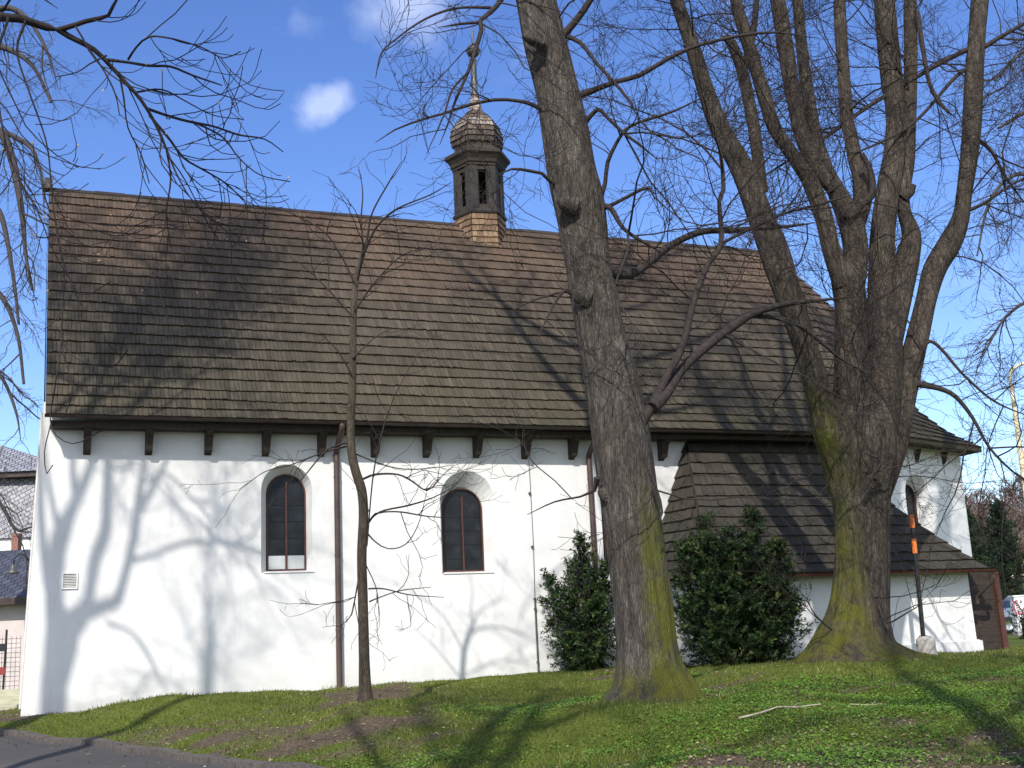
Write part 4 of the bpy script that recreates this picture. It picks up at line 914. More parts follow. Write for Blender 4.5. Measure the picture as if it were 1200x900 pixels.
# --- tree B just left of the viewpoint: its limb hangs into the top left of the view, its trunk throws the broad shadow on the grass
def back_tree(name, base, H, r0, label, seed, azs, spec=None, lean=(0, 0), twig='twig_bark', first=.4, ok=None, cat='tree', group=None, nl=None, spread=1.0):
    z = g1(base[0], base[1])-.08; t = empty(name, (base[0], base[1], z), label, cat, group); r = np.random.default_rng(seed)
    hs_ = np.linspace(0, 1, 9); P = [np.array([base[0]+lean[0]*h*h+r.normal(0, .06), base[1]+lean[1]*h*h+r.normal(0, .06), z+H*h]) for h in hs_]; R = r0*(1-.82*hs_**1.15); R[0] *= 1.25
    P, R = limb('trunk', P, R, t, MT['bark'], 18, .2, seed, .03, .25, z); gg = Grow(seed+1, spec or [dict(SPEC_TOP[0], dens=1.8, len=(1, 2.6)), SPEC_TOP[1]]); gg.ok = ok
    for k, az in enumerate(azs):
        f = first+(1-first)*.92*(k+.3)/len(azs); i = int(len(P)*f); p = P[i]; el = radians(r.uniform(25, 55)); a = radians(az); d = np.array([cos(a)*cos(el), sin(a)*cos(el), sin(el)]); L_ = spread*r.uniform(.75, 1.1)*(1.15-f)*H*.42+1.2
        Pt = [p, p+d*L_*.25, p+d*L_*.55+(0, 0, .12*L_), p+d*L_*.8+(0, 0, .25*L_), p+d*L_+(0, 0, .4*L_)]; rb = min(R[i]*.8, .045*L_*.42)
        LP, LR = limb('limb', Pt, rb*np.array([1, .8, .6, .4, .18]), t, MT['bark'], 8, .2, seed+k); gg.run(LP, LR)
    gg.run(P[int(len(P)*.7):], R[int(len(P)*.7):])
    return t, gg
def behind(p): return p[1] < .3 or abs(p[0]) > .5*p[1]+1.0
tB, gB = back_tree('horse_chestnut', (-2.9, 1.2), 17.5, .36, 'bare horse chestnut left of the viewpoint, one limb hanging in at top left', 71, (200, 260, 150, 230, 300, 180, 215, 270), ok=behind)
SPC = [dict(mb='twigs', dens=6.0, len=(.35, 1.0), rad=(.0045, .007), ang=(25, 60), lift=-.25, up=.32, curl=True, seg=7, wan=.12, sides=4, start=.12), dict(mb='twigs', dens=3.6, len=(.15, .5), rad=(.004, .005), ang=(30, 60), lift=-.1, up=.30, curl=True, seg=6, wan=.12, sides=4)]
def pxy(p):
    d = p-EYE; z = d@cF; return d@cX/z*FPX+600, 450-d@cU/z*FPX
gC = Grow(77, SPC, .0026); gC.ok = lambda p: pxy(p)[0] < 345 and pxy(p)[1] < 400+.0*pxy(p)[0]
P, R = limb('limb', [np.array([-2.9, 1.2, 4.4]), np.array([-3.1, 3.0, 5.0]), at(-60, 12, 6.2), at(0, 20, 6.6), at(25, 22, 6.7), at(55, 32, 6.8), at(72, 36, 6.8)], np.array([.09, .07, .05, .030, .026, .024, .022]), tB, MT['twig_bark'], 10, .08, 5, .04)
for k, (pts, a, b) in enumerate([([(68, 35, 8), (85, 30, 7), (100, 25, 6.5), (118, 21, 6), (127, 18, 5), (133, 6, 4.5), (140, -6, 4)], 6.8, 6.7), ([(68, 34, 9), (80, 42, 8), (110, 58, 7), (130, 78, 6), (150, 100, 5.5), (165, 117, 5), (182, 145, 4.5), (195, 175, 3.5), (205, 200, 2.5), (218, 225, 2)], 6.8, 7.2), ([(126, 70, 5), (150, 73, 4), (175, 77, 4), (200, 78, 3.5), (225, 88, 3), (260, 100, 2)], 6.9, 6.6), ([(150, 70, 3.5), (160, 55, 3), (175, 43, 3), (200, 45, 2.5), (235, 55, 2), (262, 68, 1.7), (282, 60, 1.5)], 6.9, 6.5),
        ([(172, 127, 4.5), (195, 135, 4), (220, 142, 4), (250, 148, 3), (280, 158, 3), (310, 163, 2), (332, 178, 1.5)], 7.1, 6.8), ([(225, 142, 3), (260, 160, 2.5), (280, 185, 2), (305, 205, 1.7), (340, 213, 1.5)], 7.0, 6.8), ([(175, 135, 4), (200, 165, 3.5), (215, 185, 3), (240, 200, 2.5), (265, 215, 2), (285, 235, 1.5)], 7.1, 7.3), ([(160, 108, 3), (190, 105, 2.5), (220, 120, 2), (250, 135, 1.5), (285, 140, 1.3)], 7.0, 6.7), ([(140, 88, 3), (145, 115, 2.5), (150, 150, 2), (165, 180, 2), (175, 215, 1.5)], 6.9, 7.1), ([(100, 52, 3), (120, 80, 2.5), (135, 110, 2), (140, 135, 1.5)], 6.8, 6.7), ([(195, 175, 3), (200, 210, 2.5), (195, 250, 2), (200, 290, 1.5)], 7.2, 7.4),
        ([(125, 65, 3), (105, 75, 2), (90, 85, 1.7), (65, 90, 1.5)], 6.8, 6.6), ([(30, 24, 4), (20, 60, 3), (35, 110, 2.5), (55, 170, 2.3), (62, 240, 2), (75, 320, 2), (72, 400, 2), (85, 455, 1.7), (75, 490, 1.5)], 6.5, 6.3), ([(62, 240, 2), (72, 300, 2), (95, 345, 1.7), (130, 330, 1.4)], 6.3, 6.1), ([(74, 390, 2), (65, 450, 2), (60, 500, 1.7), (85, 520, 1.5), (118, 505, 1.3)], 6.3, 6.1), ([(72, 400, 2), (90, 420, 1.7), (130, 430, 1.5), (150, 410, 1.3)], 6.3, 6.0), ([(60, 495, 1.7), (52, 530, 1.5), (55, 555, 1.3), (62, 545, 1.2)], 6.2, 6.1), ([(10, 20, 4), (-5, 80, 3), (10, 180, 2.5), (45, 250, 2), (60, 290, 1.6)], 6.4, 6.2)]):
    P, R = limb('limb', *pxl([(x_, y_, w_*.78) for x_, y_, w_ in pts], a, b), tB, MT['twig_bark'], 7, .05, 300+k, .03); gC.run(P, R, 0 if k < 12 or k > 16 else 1)
gB.build(tB, dict(branches='twig_bark', twigs='twig_bark'))
gC.build(tB, dict(twigs='twig_bark'))
bm_ = MB(); rb_ = np.random.default_rng(4)
for p, d in gC.tips:
    if rb_.random() < .45:
        s = rb_.uniform(.45, .85); bm_.tube([p-d*.004, p+d*.006*s, p+d*.016*s, p+d*.026*s], np.array([.003, .0055, .005, .001])*s, 6, False)
for V in bm_.V: V -= np.array(tB.location)
bm_.build('buds', MT['bud'], tB, True, 'stuff')

# --- forked tree A out of view at the left: its stems throw the shadow figure on the white wall
def onwall(px, py):
    d = cF + (px-600)/FPX*cX + (450-py)/FPX*cU; q = ORG-EYE; return EYE+d*((cw@q)/(cw@d))
def cast(pts, t0, t1=None):
    t1 = t0 if t1 is None else t1; P = []; R = []
    for k, (x, y, w) in enumerate(pts):
        p = onwall(x, y); t = t0+(t1-t0)*k/(len(pts)-1); P.append(p-SD*t/cos(SUN_EL)); R.append(w/2*np.linalg.norm(p-EYE)/FPX*.92)
    return P, R
T0 = 9.5
P, R = cast([(62, 838, 25), (66, 790, 26), (72, 752, 32), (76, 728, 28)], T0)
bA = np.array([P[0][0], P[0][1], g1(P[0][0], P[0][1])-.08])
tA = empty('lime_tree', bA, 'bare forked tree outside the left edge, its many-stemmed shadow on the white wall', 'tree', 'old lime trees around the church')
limb('trunk', [bA, bA+(0.02, 0, .6), bA+(.0, .02, 3.0), *P], [R[0]*1.6, R[0]*1.25, R[0]*1.1, *R], tA, MT['bark'], 24, .15, 8, .03, .3, bA[2])
gA = Grow(81, [dict(SPEC_TOP[0], dens=2.6, len=(1.0, 2.8), rad=(.015, .03)), dict(SPEC_TOP[1], rad=(.008, .012))])
gA2 = Grow(83, [dict(SPEC_TOP[0], dens=5.2, len=(1.0, 2.3), rad=(.02, .04)), dict(SPEC_TOP[1], dens=16, rad=(.014, .023), len=(.4, 1.2))])
def notin(p):
    d = p-EYE; z = d@cF; x = d@cX/z*FPX+600; y = 450-d@cU/z*FPX; return not (x > 25 and y > -20)
gA.ok = notin; gA2.ok = notin
AL = [([(70, 742, 26), (64, 700, 18), (67, 650, 17), (72, 625, 18), (82, 602, 13), (91, 583, 12), (101, 560, 10), (111, 533, 9)], T0, T0+.6, 1), ([(90, 588, 9), (87, 570, 8), (86, 533, 7)], T0+.3, T0+.1, 1), ([(70, 628, 7), (60, 582, 6), (54, 545, 5)], T0+.2, T0-.5, 1), ([(62, 720, 10), (54, 670, 9), (48, 605, 8), (44, 540, 7)], T0, T0-.8, 1),
      ([(78, 738, 24), (94, 722, 18), (104, 700, 10), (111, 658, 12), (124, 622, 12), (126, 580, 11), (126, 533, 10)], T0, T0-.6, 1), ([(92, 724, 13), (120, 711, 12), (137, 704, 11), (142, 690, 9), (150, 660, 9), (158, 625, 9), (162, 590, 9), (166, 560, 6), (170, 533, 5)], T0, T0-1.2, 1), ([(164, 598, 7), (180, 570, 6), (190, 550, 5), (197, 530, 4)], T0-1.0, T0-1.6, 1), ([(154, 658, 6), (180, 650, 5), (215, 637, 5), (250, 635, 5), (295, 643, 4), (330, 655, 3)], T0-.8, T0-1.5, 0), ([(126, 730, 5), (155, 742, 4), (178, 775, 4), (195, 815, 3)], T0, T0-.5, 0), ([(126, 550, 4), (145, 550, 4), (154, 545, 4), (155, 530, 3)], T0-.5, T0-.9, 0), ([(162, 570, 3), (195, 555, 3), (230, 590, 3), (260, 620, 2)], T0-1, T0-1.5, 0)]
for k, (pts, a, b, up) in enumerate(AL):
    P, R = cast(pts, a, b)
    if up:
        d = nrm(P[-1]-P[-2]); r = np.random.default_rng(k+5); q = P[-1]
        for j in range(7): d = nrm(d+r.normal(0, .14, 3)+np.array([0, 0, .12])); q = q+d*1.3; P.append(q); R.append(R[-1]*.82)
    P, R = limb('limb', P, R, tA, MT['bark'], 8, .15, 400+k, .03); gA.run(P, R, 0, .45 if up else .5)
    if up: h_ = int(len(P)*.24); gA2.run(P[h_:], R[h_:], 0, 0)
gA2.build(tA, dict(branches='twig_bark', twigs='twig_bark'))
gA.build(tA, dict(branches='twig_bark', twigs='twig_bark'))
# slimmer tree beside it
P, R = cast([(243, 822, 14), (246, 775, 11), (245, 735, 8), (242, 705, 5)], 13.0)
bS = np.array([P[0][0]-.05, P[0][1], 0]); bS[2] = g1(bS[0], bS[1])-.08
tS = empty('bare_tree', bS, 'slim bare tree outside the left edge, its straight shadow crossing grass and kerb', 'tree', 'bare trees outside the view')
for j in range(5): P.append(P[-1]+np.array([.12, .1, 1.0])); R.append(R[-1]*.7)
P, R = limb('trunk', [bS, bS+(0, 0, 1.0), *P], [R[0]*1.5, R[0]*1.2, *R], tS, MT['bark'], 14, .15, 9, .03, .25, bS[2])
gS = Grow(85, [dict(SPEC_TOP[0], dens=3, len=(1.2, 3.0), rad=(.012, .02)), dict(SPEC_TOP[1], rad=(.007, .011))]); gS.ok = notin; gS.run(P, R, 0, .55); gS.build(tS, dict(branches='twig_bark', twigs='twig_bark'))
# trees behind the viewpoint whose shadows lie on the grass
for nm, base, H, r0, lab, sd_, azs in (('bare_tree', (2.55, .6), 18, .34, 'bare tree right of the viewpoint, its trunk shadow crossing the right foreground', 91, (330, 250, 290, 210, 350, 270)), ('bare_tree', (5.3, 4.2), 16, .27, 'bare tree outside the right edge, its shadow reaching the chapel corner', 94, (340, 20, 300, 350, 270, 40)), ('bare_tree', (-3.5, -5.0), 22, .36, 'tall bare tree behind the viewpoint, its crown shading the church front', 97, (200, 300, 250, 340, 160, 280, 220))):
    t, gg = back_tree(nm, base, H, r0, lab, sd_, azs, ok=behind, group='bare trees outside the view'); gg.build(t, dict(branches='twig_bark', twigs='twig_bark'))
# drooping tree beyond the left gable, and a hazy one beyond the right edge
bW = at(-70, 790, 30); tW = empty('drooping_tree', (bW[0], bW[1], .6), 'bare drooping tree with a haze of twigs beyond the left gable', 'tree', 'trees behind the church')
limb('trunk', [np.array([bW[0], bW[1], .5]), np.array([bW[0], bW[1], 5]), at(-62, 400, 30), at(-50, 200, 30), at(-40, 60, 30), at(-30, -80, 30)], [.35, .28, .24, .2, .15, .08], tW, MT['bark'], 14, .3, 3)
gW = Grow(66, [dict(mb='branches', dens=2.2, len=(.9, 2.4), rad=(.015, .03), ang=(30, 70), lift=-.3, up=-.10, seg=7, wan=.2, sides=4), dict(mb='twigs', dens=4.5, len=(.35, 1.1), rad=(.007, .01), ang=(30, 60), up=-.08, seg=5, wan=.2, sides=3), dict(mb='twigs', dens=4.5, len=(.2, .5), rad=(.005, .006), ang=(30, 60), seg=4, wan=.25, sides=3)], .004)
for k, pts in enumerate([[(-50, 230, 16), (-25, 160, 12), (0, 155, 10), (12, 180, 9), (20, 213, 8), (27, 260, 6), (30, 297, 4), (38, 340, 3)], [(-20, 152, 8), (5, 155, 6), (33, 170, 5), (43, 187, 4), (50, 215, 3), (52, 260, 2)], [(-45, 90, 14), (-15, 55, 9), (15, 60, 6), (40, 80, 4), (60, 120, 3)], [(-60, 360, 14), (-30, 330, 8), (0, 345, 6), (20, 390, 4), (28, 450, 3)], [(-55, 260, 12), (-25, 235, 8), (0, 250, 6), (15, 320, 4), (22, 380, 3)], [(-60, 430, 10), (-30, 420, 6), (0, 440, 4), (18, 480, 3), (25, 520, 2)], [(-40, 40, 10), (0, 10, 7), (30, 20, 5), (55, 60, 3), (70, 110, 2)], [(-60, 540, 8), (-25, 560, 5), (5, 597, 4), (12, 612, 3.5), (22, 622, 3), (40, 624, 2)]]):
    P, R = limb('limb', *pxl(pts, 30, 29.5), tW, MT['twig_grey'], 7, .15, 500+k, .03); gW.run(P, R)
gW.build(tW, dict(branches='twig_grey', twigs='twig_grey'))
bR = at(1330, 740, 42); tR = empty('drooping_tree', (bR[0], bR[1], .6), 'pale bare tree standing far behind, past the right edge', 'tree', 'trees behind the church')
limb('trunk', [np.array([bR[0], bR[1], .5]), at(1325, 500, 42), at(1320, 300, 42), at(1310, 100, 42), at(1300, -60, 42)], [.4, .32, .26, .18, .1], tR, MT['bark'], 14, .4, 3)
gR = Grow(68, [dict(mb='branches', dens=3.0, len=(1.2, 3.0), rad=(.02, .035), ang=(30, 70), up=.02, seg=7, wan=.2, sides=4), dict(mb='twigs', dens=3.2, len=(.5, 1.4), rad=(.010, .014), ang=(30, 60), seg=5, wan=.2, sides=3), dict(mb='twigs', dens=3, len=(.3, .7), rad=(.007, .009), ang=(30, 60), seg=4, wan=.25, sides=3)], .006)
for k, pts in enumerate([[(1322, 330, 14), (1270, 260, 9), (1220, 215, 6), (1190, 205, 4), (1160, 235, 3), (1145, 300, 2)], [(1315, 200, 12), (1260, 140, 8), (1210, 130, 5), (1170, 150, 3)], [(1325, 420, 12), (1270, 370, 8), (1220, 350, 5), (1180, 370, 3), (1150, 420, 2)], [(1310, 80, 10), (1250, 40, 6), (1200, 60, 4), (1165, 95, 2)]]):
    P, R = limb('limb', *pxl(pts, 42, 41), tR, MT['twig_grey'], 7, .2, 520+k, .03); gR.run(P, R)
gR.build(tR, dict(branches='twig_grey', twigs='twig_grey'))

# ------------------------------------------------------------------ evergreen shrubs
def shrub(name, label, base, shape, nsh, seed, m, leaf=(.05, .09, .012, .02), shoot=(.25, .5), nleaf=26, droop=-.05, cat='shrub', core=None, jag=.1):
    """shape(z 0..1) -> radius; leaf sprays on shoots fanned through the crown's volume"""
    r = np.random.default_rng(seed); t = empty(name, base, label, cat); H = shape['h']
    st_ = MB(); lv = MB(); LV = []; LT = []
    for k in range(9):
        a = r.uniform(0, 6.28); q = r.uniform(.3, .9)*H; rad = np.interp(q/H, *shape['r'])*.5
        st_.tube(smooth_path([(0+.05*cos(a), .05*sin(a), -.1), (rad*.3*cos(a), rad*.3*sin(a), q*.4), (rad*cos(a)+shape.get('lx', 0)*q/H, rad*sin(a), q)], .1), np.linspace(.025, .006, len(smooth_path([(0+.05*cos(a), .05*sin(a), -.1), (rad*.3*cos(a), rad*.3*sin(a), q*.4), (rad*cos(a)+shape.get('lx', 0)*q/H, rad*sin(a), q)], .1))), 5, False)
    for k in range(nsh):
        lo_ = shape['lobes'][r.choice(len(shape['lobes']), p=shape['p'])] if 'lobes' in shape else (0, 0, H, 1)
        z = r.random()**shape.get('zb', .9); a = r.uniform(0, 6.28); R0 = np.interp(z, *shape['r'])*lo_[3]
        lobe = 1+jag*sin(3*a+9*z+seed)+jag*sin(5*a-13*z)+jag*.8*sin(8*a+21*z)
        q = (r.random()**.45)*R0*lobe; p = np.array([lo_[0]*(.45+.55*z)+q*cos(a)+shape.get('lx', 0)*z, lo_[1]*(.45+.55*z)+q*sin(a), z*lo_[2]])
        d = nrm(np.array([cos(a)*.9, sin(a)*.9, r.uniform(-.1, .9)+z*.6])+r.normal(0, .35, 3)); L_ = r.uniform(*shoot)*(.6+.4*min(1, R0/.6)); m_ = 5; pts = [p-d*L_*.5]
        for j in range(m_): d = nrm(d+np.array([0, 0, droop])+r.normal(0, .08, 3)); pts.append(pts[-1]+d*L_/m_)
        pts = np.array(pts); st_.tube(pts, np.linspace(.006, .002, m_+1), 3, False)
        tt = r.random(nleaf)**.8; ii = np.minimum((tt*m_).astype(int), m_-1); fr = (tt*m_-ii)[:, None]; c = pts[ii]*(1-fr)+pts[ii+1]*fr; T_ = pts[ii+1]-pts[ii]; T_ /= np.linalg.norm(T_, axis=1, keepdims=True)
        sd2 = np.cross(T_, r.normal(size=(nleaf, 3))); sd2 /= np.linalg.norm(sd2, axis=1, keepdims=True)+1e-9
        ax = T_*.55+sd2*.85; ax /= np.linalg.norm(ax, axis=1, keepdims=True); wd = np.cross(ax, T_+.3*r.normal(size=(nleaf, 3))); wd /= np.linalg.norm(wd, axis=1, keepdims=True)+1e-9
        l = r.uniform(leaf[0], leaf[1], (nleaf, 1)); w = r.uniform(leaf[2], leaf[3], (nleaf, 1))/2
        LV.append(np.stack([c, c+ax*l*.45+wd*w, c+ax*l, c+ax*l*.45-wd*w], 1).reshape(-1, 3)); LT.append(np.clip(r.normal(.42, .17)+.25*tt+r.normal(0, .13, nleaf), 0.01, 1))
    V = np.concatenate(LV); lv.add(V, np.arange(len(V)).reshape(-1, 4), np.concatenate(LT)); lv.build('foliage', MT[m], t); st_.build('stems', MT['twig_bark'], t)
    return t
p = at(690, 788, 24.0); shrub('evergreen_shrub', 'dark conical evergreen shrub against the white wall left of the leaning trunk', (p[0], p[1], g1(p[0], p[1])-.03), dict(h=2.75, r=([0, .1, .3, .6, .85, 1], [.35, .7, 1, .75, .35, .04]), zb=.85, lobes=[(.0, 0, 2.7, .46), (-.72, -.1, 2.0, .34), (.45, .1, 2.15, .42), (-.38, -.3, 1.65, .42), (.25, -.35, 1.5, .50), (-.2, .3, 2.3, .4)], p=[.3, .14, .18, .13, .15, .10]), 760, 3, 'laurel', (.06, .10, .02, .032), (.3, .6), 24, -.10, jag=.16)
p = at(657, 735, 23.9); q_ = g1(p[0], p[1]); 
p = at(867, 782, 22.6); shrub('evergreen_shrub', 'broad dark evergreen bush between the two great trunks', (p[0], p[1], g1(p[0], p[1])-.03), dict(h=2.55, r=([0, .08, .3, .6, .85, 1], [.6, .9, 1, .85, .5, .08]), zb=.85, lobes=[(-.85, 0, 2.35, .5), (-.45, -.2, 2.8, .55), (.05, .1, 2.55, .6), (.45, -.15, 2.85, .5), (.95, 0, 2.3, .5), (-.2, -.5, 1.7, .7), (.6, -.45, 1.6, .65), (-.95, -.2, 1.3, .5), (1.1, -.15, 1.2, .42)], p=[.12, .14, .12, .13, .12, .12, .11, .08, .06]), 2300, 5, 'laurel', (.06, .10, .018, .03), (.3, .55), 26, -.05, jag=.17)
for k, (px, Y, h, rad, lab) in enumerate(((1147, 55, 5.6, 1.6, 'dark yew with spiky top behind the plank porch'), (1188, 57, 5.9, 1.5, 'taller dark yew near the cream lamp post'), (1172, 59, 3.8, 2.0, 'low dense dark evergreen between the two yews'))):
    p = at(px, 750, Y); yw = shrub('yew', lab, (p[0], p[1], g1(p[0], p[1])), dict(h=h, r=([0, .1, .4, .7, 1], [rad*.8, rad, rad*.9, rad*.5, .05])), 620, 30+k, 'evergreen', (.11, .20, .03, .05), (.6, 1.2), 24, -.02, jag=.18); yw['group'] = 'yews behind the chapel'

# ------------------------------------------------------------------ ground cover
def scatter(n, ymin, ymax, seed, xl=-.5, xr=.5):
    r = np.random.default_rng(seed); u_ = r.random(n); Y = ymin*(ymax/ymin)**u_; X = (xl+(xr-xl)*r.random(n))*Y
    k = kside(X, Y); lx = (X-ORG[0])*cu[0]+(Y-ORG[1])*cu[1]; ly = (X-ORG[0])*cw[0]+(Y-ORG[1])*cw[1]
    ok = (k > .09) & ~((ly > -.03) & (lx > -.05) & (lx < 23)) & ~((ly > -2.57) & (lx > 12.3) & (lx < 19.6))
    for b, R_ in ((b1, .42), (b2, .62)): ok &= np.hypot(X-b[0], Y-b[1]) > R_
    return X[ok], Y[ok], r
def patch(X, Y):            # where leafy ground cover wins over grass
    return vn(X, Y, 1.3, 2)*.55+vn(X, Y, 3.4, 5)*.3+np.clip((X+1.5)/5, -.6, .55)-np.clip((Y-17.5)/4, 0, .9)
X, Y, r = scatter(260000, 9, 27, 1); keep = (bare(X, Y) < .12+.5*r.random(len(X))); X, Y = X[keep], Y[keep]; n = len(X); Z = hgt(X, Y)
tuft = np.clip(vn(X, Y, 7.5, 21)-.35, 0, 1)*(r.random(n) < .6)
hh = (1+2.2*tuft)*r.uniform(.02, .055, n)*(1+.4*np.clip(vn(X, Y, 2.2, 4), -1, 1)); a = r.uniform(0, 6.28, n); w = r.uniform(.003, .006, n)*(Y/12); ln = r.uniform(.1, .9, n)*hh; a2 = r.uniform(0, 6.28, n)
base = np.stack([X, Y, Z-.005], 1); sx = np.stack([np.cos(a)*w, np.sin(a)*w, 0*a], 1); tip = base+np.stack([np.cos(a2)*ln, np.sin(a2)*ln, hh], 1)
gb = MB(); gb.add(np.stack([base-sx, base+sx, tip], 1).reshape(-1, 3), np.arange(3*n).reshape(-1, 3), np.clip(.42+.16*vn(X, Y, 1.6, 12)+r.normal(0, .2, n), .01, 1))
tag(gb.build('grass', MT['grass_blade'], None), 'short patchy spring grass on the bank below the church', 'grass', kind='stuff')
X, Y, r = scatter(330000, 9, 25, 2); keep = patch(X, Y)-.35*np.clip(bare(X, Y), 0, 1) > .10+.8*r.random(len(X)); X, Y = X[keep], Y[keep]; n = len(X); Z = hgt(X, Y)
s = r.uniform(.007, .016, n)*(1+.03*(Y-10)); a = r.uniform(0, 6.28, n); h = r.uniform(.006, .045, n); tl_ = r.normal(0, .4, (n, 2))
nv = np.stack([tl_[:, 0], tl_[:, 1]-.15, np.ones(n)], 1); nv /= np.linalg.norm(nv, axis=1, keepdims=True); ux = np.stack([np.cos(a), np.sin(a), 0*a], 1); ux -= nv*(ux*nv).sum(1, keepdims=True); ux /= np.linalg.norm(ux, axis=1, keepdims=True); uy = np.cross(nv, ux)
c = np.stack([X, Y, Z+h], 1); ss = s[:, None]
V = np.stack([c-ux*ss, c-ux*ss*.35+uy*ss*.85, c+ux*ss*.6+uy*ss*.6, c+ux*ss*1.15, c+ux*ss*.6-uy*ss*.6, c-ux*ss*.35-uy*ss*.85], 1).reshape(-1, 3)
gl = MB(); gl.add(V, np.arange(6*n).reshape(-1, 6), np.clip(.5+.15*vn(X, Y, 2, 15)+r.normal(0, .2, n), .01, 1))
tag(gl.build('ground_cover', MT['ground_leaf'], None), 'low bright green leafy ground cover spreading over the bank', 'ground cover', kind='stuff')
X, Y, r = scatter(30000, 9, 25, 3); keep = bare(X, Y) > -.25+.5*r.random(len(X)); X, Y = X[keep], Y[keep]; n = len(X); Z = hgt(X, Y)
s = r.uniform(.01, .03, n)[:, None]; a = r.uniform(0, 6.28, n); nv = np.stack([r.normal(0, .35, n), r.normal(0, .35, n), np.ones(n)], 1); nv /= np.linalg.norm(nv, axis=1, keepdims=True)
ux = np.stack([np.cos(a), np.sin(a), 0*a], 1); ux -= nv*(ux*nv).sum(1, keepdims=True); uy = np.cross(nv, ux); c = np.stack([X, Y, Z+r.uniform(.008, .03, n)], 1)
V = np.stack([c-ux*s, c+uy*s*.6, c+ux*s*1.1, c-uy*s*.5+nv*s*.3], 1).reshape(-1, 3); lt = MB(); lt.add(V, np.arange(4*n).reshape(-1, 4), np.clip(r.normal(.5, .28, n), .01, 1))
tag(lt.build('leaf_litter', MT['litter'], None), 'scattered dry brown leaves lying among the grass', 'leaf litter', kind='stuff')
rp = np.random.default_rng(77); n = 900; t_ = rp.integers(0, len(kp)-1, n); d_ = -rp.exponential(.35, n)-.1
X = kp[t_, 0]+Nn[t_, 0]*d_+rp.normal(0, .1, n); Y = kp[t_, 1]+Nn[t_, 1]*d_+rp.normal(0, .1, n); ok_ = (kside(X, Y) < -.1) & (Y > 8); X, Y = X[ok_], Y[ok_]; n = len(X); Z = hgt(X, Y)+.022
s_ = rp.uniform(.008, .028, n)[:, None]; a = rp.uniform(0, 6.28, n); ux = np.stack([np.cos(a), np.sin(a), rp.normal(0, .2, n)], 1); uy = np.stack([-np.sin(a), np.cos(a), rp.normal(0, .2, n)], 1); c = np.stack([X, Y, Z], 1)
pl2 = MB(); pl2.add(np.stack([c-ux*s_, c+uy*s_*.6, c+ux*s_*1.1, c-uy*s_*.5], 1).reshape(-1, 3), np.arange(4*n).reshape(-1, 4), np.clip(rp.normal(.45, .28, n), .01, 1))
tag(pl2.build('path_litter', MT['litter'], None), 'dry leaf scraps blown along the edge of the asphalt path', 'leaf litter', kind='stuff')
# fallen sticks
for (pa, pb, rad, lab) in (((868, 861), (962, 846), .012, 'long crooked broken stick lying on the grass'), ((998, 839), (1033, 837), .007, 'short straight pale stick lying on the grass')):
    A, B = at(*pa, 13.1), at(*pb, 13.9 if rad > .011 else 14.2)
    if rad < .011: A = at(*pa, 14.2)
    n = 12; P = np.array([A+(B-A)*k/(n-1) for k in range(n)]); P[:, 0] += .02*np.sin(np.arange(n)*1.9); P[:, 1] += .03*np.sin(np.arange(n)*1.3+1); P[:, 2] = hgt(P[:, 0], P[:, 1])+.05
    m_ = MB(); m_.tube(P, np.linspace(rad, rad*.6, n), 7); q = P[7]; m_.tube([q, q+(.08, .10, .03), q+(.14, .24, .03)], [rad*.6, rad*.4, rad*.2], 5, False); tag(m_.build('stick', MT['dead_wood'], None, True), lab, 'stick', 'sticks on the grass')

# ------------------------------------------------------------------ marker pole with its stone
p0 = at(1083, 757, 22.9); p1 = at(1068, 603, 22.9); st = empty('concrete_stub', (p0[0]+.04, p0[1], g1(p0[0], p0[1])-.05), 'rough grey stone stub at the foot of the striped pole', 'stone')
b = MB(); rr = np.random.default_rng(3); 
rings = []
for k, z in enumerate((0, .12, .25, .36, .42)):
    rings.append([(cos(a)*(.21-.04*k/4)*(1+rr.normal(0, .06))*(.6 if k == 4 else 1), sin(a)*.16*(1+rr.normal(0, .06))*(.6 if k == 4 else 1), z+rr.normal(0, .012)) for a in np.linspace(0, 2*pi, 10, endpoint=False)])
b.add(np.array(rings).reshape(-1, 3), [(i*10+j, i*10+(j+1) % 10, (i+1)*10+(j+1) % 10, (i+1)*10+j) for i in range(4) for j in range(10)]); b.add(rings[-1], [list(range(10))]); b.build('block', MT['stone'], st, True)
po = empty('marker_pole', p0, 'thin leaning black pole with two orange bands beside the flared trunk', 'pole'); d = p1-p0; ln = np.linalg.norm(d); d = d/ln
def pseg(a, b_, m, nm, rad=.042):
    mb = MB(); mb.tube([d*ln*a, d*ln*b_], rad, 10); mb.build(nm, MT[m], po, True)
pseg(-.05, .70, 'black_paint', 'pole_shaft', .045); pseg(.701, .815, 'orange_paint', 'orange_band', .048); pseg(.816, .895, 'black_paint', 'black_band', .04); pseg(.896, 1.0, 'orange_paint', 'orange_band', .048)

